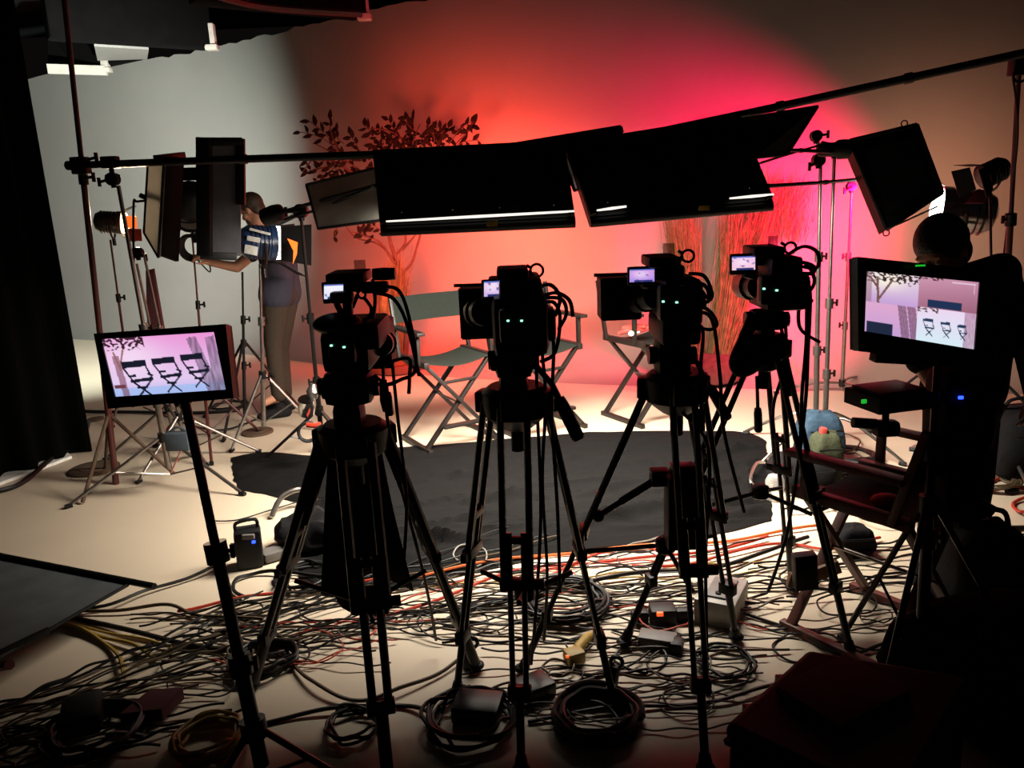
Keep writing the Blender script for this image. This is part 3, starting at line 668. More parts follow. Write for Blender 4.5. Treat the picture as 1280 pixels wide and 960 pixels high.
chair_at(668, 425, 6.0, 'dark director chair with grey canvas, middle one of three behind the second camera', math.radians(30), group=CG)
chair_at(812, 417, 6.2, 'dark director chair with red cable bundle on its seat, behind the third camera', math.radians(30), group=CG)
c3 = at(790, 416, 6.02)
mb = MB(); mb.tube(crom([c3+Vector((-.1, 0, .0)), c3+Vector((-.03, -.05, .03)), c3+Vector((.06, .0, .02)), c3+Vector((.14, .04, .03)), c3+Vector((.05, .08, .04)), c3+Vector((-.06, .05, .03)), c3+Vector((.1, -.02, .05))], 5), .017, 8)
tag(mb.build('cable_bundle', 'redcloth'), 'red cable bundle lying on the seat of the third director chair', 'cable')
mb = MB(); mb.ball(at(789, 417, 5.9), .022); mb.tube([at(789, 417, 5.9), at(799, 415, 5.95)], .008); tag(mb.build('round_bulb', 'white'), 'small white round bulb on the third director chair', 'bulb')
# ------------------------------------------------------------------ black cloth on the floor
topE = [(288, 573), (330, 566), (400, 570), (470, 562), (560, 556), (640, 549), (720, 542), (790, 540), (860, 539), (930, 541), (958, 552)]
botE = [(296, 612), (345, 622), (385, 640), (372, 700), (392, 738), (500, 735), (600, 716), (690, 694), (800, 680), (905, 668), (966, 652)]
tp = crom([gnd(*p) for p in topE], 24); bt_ = crom([gnd(*p) for p in botE], 24)
from mathutils import noise as mnoise
mb = MB(); nu = len(tp); nv = 130
for i in range(nu):
    for j in range(nv+1):
        t = j/nv; p = tp[i].lerp(bt_[i], t)
        q = Vector((p.x*1.1+p.y*.5, p.y*4.2-p.x*1.2, 0))
        h1 = 1-abs(mnoise.noise(q*.9)); h2 = 1-abs(mnoise.noise(q*2.1+Vector((5, 2, 0))))
        z = .012+.075*max(0, h1-.86)/.14*.4+.012*max(0, h2-.86)/.14+.004*mnoise.noise(q*4)
        for (a, b, c, d_, hh, ww) in ((-.62, 4.95, .05, 4.85, .05, .03), (-.45, 4.45, .3, 4.5, .07, .035), (.25, 4.42, .9, 4.75, .05, .03), (.2, 3.98, .8, 4.25, .07, .035), (.75, 4.2, 1.2, 4.5, .06, .03), (-.1, 5.2, .9, 5.1, .035, .025), (1.1, 4.9, 1.6, 5.25, .06, .03), (1.0, 4.05, 1.5, 4.2, .05, .03), (-1.6, 5.2, -.95, 5.25, .05, .03), (-1.4, 5.05, -1.0, 5.2, .05, .03), (-.7, 4.0, -.1, 3.9, .06, .03), (1.35, 4.4, 1.5, 4.9, .05, .03)):
            A = Vector((a, b)); B = Vector((c, d_)); P2 = Vector((p.x, p.y)); tt = max(0, min(1, (P2-A).dot(B-A)/(B-A).length_squared)); dist = (P2-A.lerp(B, tt)).length+.014*mnoise.noise(Vector((p.x*2, p.y*2, a)))
            z += hh*math.exp(-(dist/ww)**2)*math.sin(PI*min(1, max(.02, tt)))
        ed = min(t, 1-t, i/(nu-1)*3, (1-i/(nu-1))*3)
        z = .006+(z-.006)*min(1, ed*6)
        mb.v.append(Vector((p.x+.015*mnoise.noise(q*3), p.y+.02*mnoise.noise(q*2.4), max(.006, z))))
for i in range(nu-1):
    for j in range(nv): mb.f.append((i*(nv+1)+j, (i+1)*(nv+1)+j, (i+1)*(nv+1)+j+1, i*(nv+1)+j+1))
tag(mb.build('floor_cloth', 'cloth'), 'large wrinkled black cloth spread on the floor behind the cameras', 'cloth')
# ------------------------------------------------------------------ people
def blob(name, cones, vox, mt, parent, sm=6, extra=None, label=None):
    mb = MB()
    for c in cones:
        p0, r0, p1, r1 = c[:4]; n = 6
        p0, p1 = Vector(p0), Vector(p1)
        mb.ball(p0, r0, u=14, v=10); mb.ball(p1, r1, u=14, v=10)
        if (p1-p0).length > 1e-4: mb.tube([p0, p1], [r0, r1], 14)
    if extra: extra(mb)
    o = W[parent.name]
    me = bpy.data.meshes.new(name); me.from_pydata([p-o for p in mb.v], [], mb.f)
    ob = bpy.data.objects.new(name, me); COL.objects.link(ob)
    md = ob.modifiers.new('r', 'REMESH'); md.mode = 'VOXEL'; md.voxel_size = vox
    s2 = ob.modifiers.new('s', 'SMOOTH'); s2.iterations = sm; s2.factor = .5
    bpy.context.view_layer.update(); dg = bpy.context.evaluated_depsgraph_get()
    me2 = bpy.data.meshes.new_from_object(ob.evaluated_get(dg)); ob.modifiers.clear(); ob.data = me2
    me2.materials.clear(); me2.materials.append(M[mt])
    me2.polygons.foreach_set('use_smooth', [True]*len(me2.polygons))
    ob.parent = parent; W[ob.name] = o
    if label: ob['label'] = label
    return ob
def head_parts(c, fwd, upv, s=1.):
    """local head frame -> function mapping (right, forward, up) metres to world"""
    f = Vector(fwd).normalized(); u = Vector(upv); u = (u-f*u.dot(f)).normalized(); rr = f.cross(u)
    c = Vector(c)
    R = Matrix((rr, f, u)).transposed()
    def q(x, y, z): return c+(rr*x+f*y+u*z)*s
    def ext(mb):
        mb.ball(q(0, -.012, .028), .094*s, (.82, 1.06, .98), R, 20, 16)
        mb.ball(q(0, .03, -.045), .066*s, (.86, .98, 1.12), R, 16, 12)
        mb.ball(q(0, .07, -.098), .026*s, (1.1, .8, .8), R)
        mb.tube([q(0, .088, .012), q(0, .113, -.03)], [.010*s, .017*s], 8); mb.ball(q(0, .106, -.034), .017*s, (1.1, 1, .8), R)
        mb.ball(q(0, .086, -.064), .02*s, (1.25, .7, .42), R); mb.ball(q(0, .083, -.074), .018*s, (1.15, .7, .45), R)
        for k in (-1, 1):
            mb.ball(q(k*.033, .076, .028), .016*s, (1.5, .8, .55), R); mb.ball(q(k*.033, .072, .006), .015*s, (1, .8, 1), R)
            mb.ball(q(k*.045, .05, -.03), .026*s, (1, .8, .9), R)
            mb.ball(q(k*.08, -.012, -.006), .028*s, (.3, .62, 1.1), R)
    return q, R, ext
def hand(mb, w, d, upv, s=1., curl=.5):
    """palm, thumb and four fingers closing along d"""
    w = Vector(w); d = Vector(d).normalized(); u = Vector(upv); u = (u-d*u.dot(d)).normalized(); r_ = d.cross(u)
    for k in range(4):
        a = w+r_*(-.03+.02*k)*s; b = a+d*.085*s
        mb.tube([w+r_*(-.02+.013*k)*s, b], [.015*s, .013*s], 10); mb.ball(b, .0125*s)
        L = (.06, .072, .068, .052)[k]*s; e = b+(d*math.cos(curl)-u*math.sin(curl))*L*.5; g_ = e+(d*math.cos(curl*2.2)-u*math.sin(curl*2.2))*L*.55
        mb.tube([b, e], [.0105*s, .0095*s], 8); mb.ball(e, .0097*s); mb.tube([e, g_], [.0095*s, .008*s], 8); mb.ball(g_, .008*s)
    t0 = w+d*.02*s-r_*.032*s; t1 = t0+(d*.6-r_*.65-u*.25).normalized()*.045*s; t2 = t1+(d*.85-r_*.1-u*.4).normalized()*.035*s
    mb.ball(t0, .016*s); mb.tube([t0, t1], [.016*s, .0115*s], 8); mb.ball(t1, .0115*s); mb.tube([t1, t2], [.0115*s, .009*s], 8); mb.ball(t2, .009*s)
# --- technician, seen from behind and from the left side, right arm reaching to the lamp
PD = 6.75
def pp_(x, y, dd=0): return at(x, y, PD+dd)
foot = gnd(350, 506); foot.z = 0
T1 = thing('person', 'person in slate tee and khaki trousers reaching for a lamp among the stands', 'person', foot)
hc = pp_(315, 262); q, RR, ext = head_parts(hc, (-.86, .30, -.42), (-.2, 0, 1), 1.0)
neck = pp_(322, 282, .0); chest = pp_(346, 310); belly = pp_(350, 345); hip = pp_(350, 372)
shL = pp_(344, 292, -.19); shR = pp_(340, 289, .17)
elL = pp_(296, 334, -.30); wrL = pp_(262, 328, -.34); elR = pp_(310, 316, .1); wrR = pp_(286, 282, .05)
hipL = hip+Vector((-.01, -.09, 0)); hipR = hip+Vector((.02, .09, 0))
knL = pp_(342, 432, -.1); knR = pp_(350, 434, .12); anL = pp_(349, 494, -.12); anR = pp_(356, 492, .1)
cones = [(neck+Vector((.02, 0, -.05)), .062, q(0, -.02, -.06), .056), (shL, .062, shR, .062), (chest+Vector((0, -.08, .0)), .125, belly+Vector((0, -.07, 0)), .12), (chest+Vector((0, .08, 0)), .125, belly+Vector((0, .07, 0)), .12),
  (shL, .06, chest, .11), (shR, .06, chest, .11), (belly+Vector((0, -.07, 0)), .12, hipL, .11), (belly+Vector((0, .07, 0)), .12, hipR, .11), (hipL, .085, knL, .058), (hipR, .085, knR, .058), (knL, .056, anL, .04), (knR, .056, anR, .04),
  (shL, .055, elL, .043), (elL, .043, wrL, .029), (shR, .055, elR, .043), (elR, .043, wrR, .029)]
fw = Vector((-.75, -.35, 0)).normalized()
cones += [(anL, .04, anL+fw*.13-Vector((0, 0, .05)), .03), (anR, .04, anR+fw*.13-Vector((0, 0, .05)), .03)]
def ex1(mb):
    ext(mb); hand(mb, wrL, pp_(250, 322, -.36)-wrL, (0, -.3, 1), 1., .7); hand(mb, wrR, pp_(276, 272, .0)-wrR, (0, 0, 1), 1., .7)
blob('body', cones, .0075, 'skin', T1, 4, ex1)
blob('shirt', [(shL, .074, shR, .074), (chest+Vector((0, -.08, 0)), .137, belly+Vector((0, -.07, 0)), .133), (chest+Vector((0, .08, 0)), .137, belly+Vector((0, .07, 0)), .133), (shL, .074, chest, .12), (shR, .074, chest, .12),
   (belly+Vector((0, -.07, 0)), .138, hipL+Vector((0, 0, .03)), .142), (belly+Vector((0, .07, 0)), .138, hipR+Vector((0, 0, .03)), .142), (shL, .07, shL.lerp(elL, .62), .064), (shR, .07, shR.lerp(elR, .62), .064), (neck+Vector((.03, 0, -.08)), .07, chest, .1)], .011, 'tee', T1, 5)
blob('trousers', [(hipL+Vector((0, 0, .04)), .134, hipR+Vector((0, 0, .04)), .134), (hipL, .118, knL, .08), (hipR, .118, knR, .08), (knL, .076, anL+Vector((0, 0, .01)), .066), (knR, .076, anR+Vector((0, 0, .01)), .066)], .011, 'khaki', T1, 5)
blob('hair', [], .007, 'hair', T1, 4, lambda mb: (mb.ball(q(0, -.022, .042), .101, (.86, 1.02, .95), RR, 20, 14), mb.ball(q(0, -.06, -.012), .07, (.98, .8, 1.0), RR)))
for a_ in (anL, anR):
    b_ = Vector((a_.x, a_.y, .045)); blob('shoe', [(b_-fw*.05, .043, b_+fw*.07, .042), (b_+fw*.07, .042, b_+fw*.17-Vector((0, 0, .008)), .034), (b_, .04, b_+Vector((0, 0, .05)), .045)], .009, 'darkcloth', T1, 4)
for k in (-1, 1):
    mb = MB(); mb.ball(q(k*.033, .083, .006), .011); mb.build('eye', 'white', T1)
mb = MB(); mb.ball(q(0, .055, -.07), .05, (1.05, .9, 1.0), RR); mb.build('beard', 'hair', T1)
# --- person behind the right monitor, head bowed
PD = 2.95
foot = gnd(1205, 752); foot.z = 0; base2 = Vector((at(1206, 400, 3.2).x, 3.2, 0))
T2 = thing('person', 'person in dark shirt with bowed head, standing behind the right monitor', 'person', base2)
hc = at(1177, 318, 3.1); q, RR, ext = head_parts(hc, (-.72, -.5, -.42), (-.1, .1, 1), 1.03)
bx_ = base2.x
neck = hc+Vector((.06, .07, -.12)); sz = 1.37
shL = Vector((bx_-.13, 3.06, sz)); shR = Vector((bx_+.20, 3.32, sz+.02)); chest = Vector((bx_+.03, 3.2, 1.2)); belly = Vector((bx_+.05, 3.24, 1.02)); hip = Vector((bx_+.05, 3.25, .9))
hipL = hip+Vector((-.08, -.05, 0)); hipR = hip+Vector((.08, .05, 0)); knL = hipL+Vector((-.02, -.03, -.44)); knR = hipR+Vector((.02, -.02, -.44)); anL = knL+Vector((0, .05, -.40)); anR = knR+Vector((.02, .05, -.40))
elL = Vector((bx_-.26, 3.02, 1.1)); wrL = Vector((bx_-.2, 2.92, .94)); elR = Vector((bx_+.28, 3.25, 1.1)); wrR = Vector((bx_+.24, 3.1, .92))
dx = Vector((.07, .06, 0))
cones = [(neck+Vector((.01, .02, -.06)), .064, q(0, -.02, -.05), .058), (shL, .064, shR, .064), (chest-dx, .12, belly-dx, .118), (chest+dx, .12, belly+dx, .118), (shL, .06, chest, .1), (shR, .06, chest, .1), (belly-dx, .118, hipL, .11), (belly+dx, .118, hipR, .11),
  (hipL, .085, knL, .058), (hipR, .085, knR, .058), (knL, .055, anL, .04), (knR, .055, anR, .04), (shL, .055, elL, .044), (elL, .043, wrL, .03), (shR, .055, elR, .044), (elR, .043, wrR, .03)]
fw = Vector((-.6, -.75, 0)).normalized()
cones += [(anL, .04, anL+fw*.13-Vector((0, 0, .05)), .03), (anR, .04, anR+fw*.13-Vector((0, 0, .05)), .03)]
def ex2(mb):
    ext(mb); hand(mb, wrL, (-.1, -.5, -.6), (1, -.3, 0), 1., .5); hand(mb, wrR, (-.2, -.5, -.7), (1, -.3, 0), 1., .5)
blob('body', cones, .0075, 'skin', T2, 4, ex2)
blob('shirt', [(shL, .078, shR, .08), (chest-dx, .134, belly-dx, .135), (chest+dx, .134, belly+dx, .135), (shL, .075, chest, .115), (shR, .075, chest, .115), (belly-dx, .135, hipL, .125), (belly+dx, .135, hipR, .125), (shL, .072, elL, .06), (shR, .072, elR, .06), (neck+Vector((.02, .03, -.08)), .078, chest, .1)], .011, 'darktee', T2, 5)
blob('trousers', [(hipL, .12, hipR, .12), (hipL, .106, knL, .08), (hipR, .106, knR, .08), (knL, .078, anL, .066), (knR, .078, anR, .066)], .011, 'jeans', T2, 5)
blob('hair', [], .007, 'darkhair', T2, 4, lambda mb: (mb.ball(q(0, -.024, .046), .108, (.88, 1.04, .98), RR, 20, 14), mb.ball(q(0, -.065, -.015), .078, (.98, .8, 1.05), RR)))
for a_ in (anL, anR):
    b_ = Vector((a_.x, a_.y, .045)); blob('shoe', [(b_-fw*.05, .043, b_+fw*.07, .042), (b_+fw*.07, .042, b_+fw*.17-Vector((0, 0, .008)), .034), (b_, .04, b_+Vector((0, 0, .05)), .045)], .009, 'darkcloth', T2, 4)
for k in (-1, 1):
    mb = MB(); mb.ball(q(k*.034, .085, .006), .011); mb.build('eye', 'white', T2)
#P3
# ------------------------------------------------------------------ pictures shown on the screens
def seg_d(u, v, a, b):
    du, dv = b[0]-a[0], b[1]-a[1]; t = max(0, min(1, ((u-a[0])*du+(v-a[1])*dv)/(du*du+dv*dv+1e-9)))
    return math.hypot(u-a[0]-t*du, (v-a[1]-t*dv)*.6)
def mixc(a, b, t): return tuple(x+(y-x)*t for x, y in zip(a, b))
CH = (26, 28, 44)
def chair_pic(u, v, x, y, s):
    U = (u-x)/s/.68; V = (v-y)/s
    if -.5 < U < .45 and -.75+U*-.06 < V < -.42-U*.06: return True
    if -.28 < U < .6 and .18-U*.12 < V < .34-U*.08: return True
    for a, b in (((-.45, -.4), (-.2, .25)), ((.43, -.4), (.58, .2)), ((-.3, .02), (-.05, 0)), ((.45, -.05), (.6, .03)), ((-.2, .3), (.45, 1.1)), ((.5, .3), (-.1, 1.1)), ((-.05, .62), (.3, .62))):
        if seg_d(U, V, a, b) < .035: return True
    return False
def n2(u, v, k=1.): return mnoise.noise(Vector((u*k, v*k, 3.1)))
def pic_wide(u, v):
    base = mixc(mixc((236, 150, 214), (226, 200, 238), min(1, v*1.4)), (176, 178, 240), max(0, (v-.75)*3))
    base = mixc(base, (246, 226, 246), math.exp(-((u-.22)**2*12+(v-.35)**2*7))*.8)
    if v > .86: base = mixc(base, (150, 190, 240), .6)
    if v < .22+.05*n2(u, v, 14) and u < .36 and n2(u*1.5, v, 22) > -.12+v*1.2: base = (60, 34, 44)
    if abs(u-.07-.03*v) < .03 and v > .3: base = mixc(base, (120, 70, 90), .6)
    if seg_d(u, v, (.1, .5), (.16, .2)) < .008 or seg_d(u, v, (.1, .55), (.07, .25)) < .008: base = (150, 100, 100)
    for c, w, l in ((.88, .055, -.12), (.96, .05, -.02)):
        x = c+l*(.9-v)*1.0
        if v > .06+.04*n2(u*30, 1) and abs(u-x) < w*(.8+.3*v): base = mixc(base, (104, 84, 110), .55+.35*n2(u*5, v*.6, 9))
    if abs(u-.06) < .05 and .8 < v < .86: base = (110, 60, 70)
    for x, y, s in ((.23, .66, .34), (.5, .62, .32), (.755, .58, .31)):
        if chair_pic(u, v, x, y, s): base = CH
    return base
def pic_quad(u, v):
    if u < .47 and v < .5:
        p, q_ = u/.47, v/.5; c = mixc((232, 214, 226), (196, 160, 214), q_); c = mixc(c, (250, 240, 224), math.exp(-((p-.4)**2*9+(q_-.2)**2*9)))
        if q_ < .28+.12*n2(p, q_, 9) and n2(p, q_, 16) > .0: c = (60, 44, 40)
        if min(seg_d(p, q_, (.25, 1), (.22, .2)), seg_d(p, q_, (.26, .85), (.5, .2)), seg_d(p, q_, (.24, .5), (.1, .2))) < .022: c = (120, 84, 78)
        if p < .12: c = mixc(c, (150, 110, 120), .5)
        return c
    if u >= .47 and v < .47:
        p, q_ = (u-.47)/.53, v/.47; c = mixc((206, 150, 176), (156, 100, 122), q_*.8+.2*p)
        if q_ < .1 and n2(p, q_, 18) > .05 and p < .4: c = (70, 44, 40)
        if .16 < p < .74 and .72-p*.0 < q_ < .98: c = (34, 50, 84)
        if (abs(q_-.09) < .02 and .55 < p < .95) or (abs(p-.94) < .008 and .09 < q_ < .4): c = (226, 190, 214)
        return c
    if u < .47:
        p, q_ = u/.47, (v-.5)/.5; c = mixc((222, 168, 206), (200, 160, 214), q_)
        for cx in (.7, .88):
            if abs(p-cx-.1*q_) < .08: c = mixc(c, (120, 84, 110), .7+.3*n2(p*6, q_, 9))
        if .05 < p < .55 and .62 < q_: c = (34, 42, 66)
        return c
    p, q_ = (u-.47)/.53, (v-.47)/.53; c = mixc((236, 214, 240), (214, 236, 246), q_)
    if q_ < .14 and p < .35 and n2(p, q_, 16) > .02: c = (90, 70, 66)
    if p > .8: c = mixc(c, (170, 120, 150), .6+.3*n2(p*9, q_, 7))
    for x, y, s in ((.19, .52, .24), (.49, .53, .22), (.77, .54, .21)):
        if chair_pic(p, q_, x, y, s*1.1): c = (40, 60, 90)
    return c
def pic_small(seed, c0, c1):
    def f(u, v):
        c = mixc(c0, c1, v); c = mixc(c, (255, 240, 250), math.exp(-((u-.45)**2*8+(v-.4)**2*8))*.6)
        if v > .86 and .2 < u < .95: c = (40, 50, 110)
        if n2(u+seed, v, 5) > .42: c = mixc(c, (90, 70, 150), .7)
        if v < .1: c = (90, 110, 200)
        return c
    return f
def screen(name, quad, fn, nu, nv, parent, strength=1.0):
    TL, TR, BR, BL = [Vector(p) for p in quad]; vs = []; cs = []
    for j in range(nv+1):
        for i in range(nu+1):
            u, v = i/nu, j/nv; vs.append(TL.lerp(TR, u).lerp(BL.lerp(BR, u), v)); cs.append(lin(tuple(max(0, min(255, k)) for k in fn(u, v))))
    fs = [(j*(nu+1)+i, j*(nu+1)+i+1, (j+1)*(nu+1)+i+1, (j+1)*(nu+1)+i) for j in range(nv) for i in range(nu)]
    mb = MB(); mb.v = vs; mb.f = fs
    if 'screen' not in M:
        m_ = bpy.data.materials.new('lit screen'); m_.use_nodes = True; nt = m_.node_tree; b = nt.nodes['Principled BSDF']
        a = nt.nodes.new('ShaderNodeVertexColor'); a.layer_name = 'picture'
        b.inputs['Base Color'].default_value = (.01, .01, .01, 1); b.inputs['Roughness'].default_value = .3
        nt.links.new(a.outputs[0], b.inputs['Emission Color']); b.inputs['Emission Strength'].default_value = strength; M['screen'] = m_
    o = mb.build(name, 'screen', parent, False, label='bright lit screen')
    ca = o.data.color_attributes.new('picture', 'FLOAT_COLOR', 'POINT')
    for k, c in enumerate(cs): ca.data[k].color = c+(1,)
    return o
def monitor(label, outer, inner, fn, leddy=None, chin=0):
    P = [at(*p) for p in outer]; n_ = (P[3]-P[0]).cross(P[1]-P[0]).normalized(); n_ = n_ if n_.y > 0 else -n_
    r = thing('monitor', label, 'monitor', (P[2]+P[3])/2)
    Q = [at(*p) for p in inner]
    off = [q-n_*((q-P[0]).dot(n_)) for q in Q]
    mb = MB()
    c = sum(P, Vector())/4
    for i in range(4):
        a, b, c_, d = P[i], P[(i+1) % 4], off[(i+1) % 4], off[i]; mb.prism([a, b, c_, d], n_*.035)
    mb.build('bezel', 'black2', r, False)
    mb = MB(); B = [p*.985+c*.015+n_*.034 for p in P]; mb.prism(B, n_*.025); mb.prism([p*.6+c*.4+n_*.058 for p in P], n_*.03); mb.build('back_shell', 'black', r)
    screen('screen', [q+n_*.006 for q in off], fn, 150, 84, r)
    mb = MB(); mb.box(c+n_*.1, (.1, .05, .1)); mb.build('mount_plate', 'black2', r)
    if leddy:
        mb = MB(); p = at(*leddy); k = scl(p); mb.box(p-n_*.002, (12*k, .004, 2.2*k)); mb.build('status_light', 'led_g2', r)
    return r, n_
mL, nL = monitor('left monitor on a leaning black stand, its screen showing three chairs', [(117, 417, 2.33), (282, 405, 2.33), (292, 498, 2.28), (135, 511, 2.28)], [(127, 424, 2.33), (268, 415, 2.33), (281, 487, 2.28), (142, 496, 2.28)], pic_wide)
sb = Vector((-.90, 2.33, 0)); 
stand('black stand under the left monitor, its foot at the bottom edge', gnd(333, 985)+Vector((0, .0, 0)), at(231, 500, 2.36), 'black2', .30, .2, 2.0, .024, secs=(.33, .62))
mb = MB(); mb.bar(at(231, 505, 2.36), at(214, 470, 2.40), .05, .03); tag(mb.build('monitor_bracket', 'black'), 'black bracket joining the left monitor to its stand', 'bracket')
mR, nR = monitor('right monitor with four pictures on its screen, in front of the person', [(1072, 321, 2.52), (1238, 338, 2.55), (1236, 458, 2.51), (1073, 439, 2.48)], [(1083, 339, 2.52), (1223, 353, 2.55), (1219, 437, 2.51), (1083, 414, 2.48)], pic_quad, (1150, 332, 2.50))
mb = MB(); mb.rect(1090, 442, 1235, 456, 2.53, .05, roll=.1); o = mb.build('speaker_bar', 'black', mR)
# ------------------------------------------------------------------ tripods and cameras
def tripod(label, apex, d, feet, group, head, handle=None, spread_h=.42, w=.045, bowl_r=.10, name='camera_tripod', th=1.):
    A = at(apex[0], apex[1], d)
    fs = []
    for f in feet:
        g_ = gnd(*f); g_.z = .015; fs.append(g_)
    c = sum(fs, Vector())/len(fs)
    r = thing(name, label, 'tripod', Vector((A.x, A.y, 0)), group)
    mb = MB(); mb.lathe([(.03, -.1), (.05, -.09), (bowl_r*.95, -.045), (bowl_r, 0), (bowl_r, .03), (bowl_r*.8, .05)], A, (0, 0, 1), 20); mb.build('bowl', 'black', r)
    mb = MB(); mb.tube([A-Vector((0, 0, .1)), A-Vector((0, 0, .17))], .022, 10); mb.build('bowl_knob', 'black', r)
    for k, f in enumerate(fs):
        hd = (f-A); hd.z = 0; hd.normalize(); s_ = Vector((-hd.y, hd.x, 0)); T = A+hd*bowl_r*.85; ax = f-T
        def P(t, o=0): return T+ax*t+s_*o
        mb = MB(); mb.box(T+Vector((0, 0, -.005)), (.075, .075, .07), Matrix.Rotation(math.atan2(hd.y, hd.x), 3, 'Z'))
        for o in (-w, w): mb.tube([P(.0, o), P(.5, o)], .0115*th, 8)
        mb.bar(P(.0, -w), P(.0, w), .03, .03); mb.bar(P(.48, -w*1.3), P(.48, w*1.3), .035, .035)
        for o in (-w*.55, w*.55): mb.tube([P(.34, o), P(.8, o*.9)], .0095*th, 8)
        mb.bar(P(.36, -w), P(.36, w), .022, .022)
        mb.bar(P(.78, -w*.9), P(.78, w*.9), .035, .045)
        mb.tube([P(.76), P(.985)], .014*th, 10)
        lg = mb.build('leg', 'black2', r)
        mb = MB(); mb.bar(P(.48, w*1.2), P(.48, w*1.2+.035), .02, .03); lg2 = mb.build('leg_clamp', 'black', lg)
        mb = MB(); mb.tube([P(.955), P(1.0)], [.018, .024], 10); mb.ball(f+Vector((0, 0, .008)), .026, (1.2, 1.2, .6)); mb.build('rubber_foot', 'black', lg)
    cz = A+Vector((0, 0, -.52)); cc = Vector((c.x, c.y, 0))*.45+Vector((A.x, A.y, 0))*.55; hub = Vector((cc.x, cc.y, A.z*spread_h))
    mb = MB(); mb.lathe([(.02, -.03), (.035, -.02), (.035, .02), (.02, .03)], hub, (0, 0, 1), 14); mb.build('spreader_hub', 'black', r)
    for f in fs:
        q_ = A.lerp(f, .55); mb = MB(); mb.tube([hub, q_], .009, 8); mb.build('spreader_arm', 'black2', r)
    # fluid head: blocks given in pixels
    mb = MB()
    for (x0, y0, x1, y1, th) in head: mb.rect(x0, y0, x1, y1, d, th, bev=.3)
    mb.build('fluid_head', 'black', r)
    x0, y0, x1, y1, _ = head[0]
    for xx in (x0-3, x1+3):
        mb = MB(); p = at(xx, (y0+y1)/2, d); mb.tube([p-Vector((.012, 0, 0)), p+Vector((.012, 0, 0))], .03, 14); mb.build('drag_knob', 'black2', r)
    if handle:
        for hpts, rad in handle:
            mb = MB(); pts = [at(x, y, d+dd) for x, y, dd in hpts]; mb.tube(pts, rad*.45, 8); hb = mb.build('pan_handle', 'black2', r)
            mb = MB(); a_, b_ = pts[-2], pts[-1]; mb.tube([a_.lerp(b_, .25), a_.lerp(b_, .4), a_.lerp(b_, .95), b_], [rad*.8, rad, rad, rad*.7], 10); mb.build('grip', 'black', hb)
    return r
TG = 'camera tripods'; CGp = 'cameras on the tripods'
tripod('black tripod of the leftmost camera, with cloth hanging inside its legs', (443, 545), 2.6, [(316, 862), (486, 985), (596, 838)], TG, [(406, 462, 467, 505, .12), (418, 500, 456, 540, .1), (404, 470, 420, 496, .1)], [([(468, 470, 0), (483, 480, -.1), (487, 520, -.12)], .014)], .4, .05, .12, th=1.5)
tripod('black tripod of the second camera, standing straight before the middle chair', (645, 500), 2.5, [(571, 872), (652, 970), (767, 878)], TG, [(618, 428, 666, 472, .12), (624, 466, 660, 496, .1), (612, 440, 630, 462, .08)], [([(668, 455, .02), (690, 480, -.05), (724, 550, -.1)], .022)], .42, .042, .11)
tripod('black tripod of the third camera, with a strut across its left leg', (846, 482), 2.6, [(653, 842), (882, 968), (920, 802)], TG, [(818, 418, 862, 470, .12), (824, 460, 864, 486, .1)], [([(864, 440, .02), (880, 470, -.02), (910, 524, -.03)], .018)], .5, .036, .11)
tripod('black tripod of the rightmost camera, its legs crossing the third one', (956, 432), 3.05, [(780, 808), (1064, 822), (990, 740)], TG, [(938, 386, 978, 412, .1), (946, 408, 966, 440, .08)], [([(975, 400, 0), (980, 430, -.04), (986, 495, -.05)], .016), ([(946, 470, 0), (947, 500, -.0), (948, 540, 0)], .016)], .5, .03, .07)
def ccable(label, pts, r=.006, mt='c_black', group=None, name='hanging_cable', n=7):
    P = [at(*p) for p in pts]; mb = MB(); mb.tube(crom(P, n), r, 6); return tag(mb.build(name, mt), label, 'cable', group)
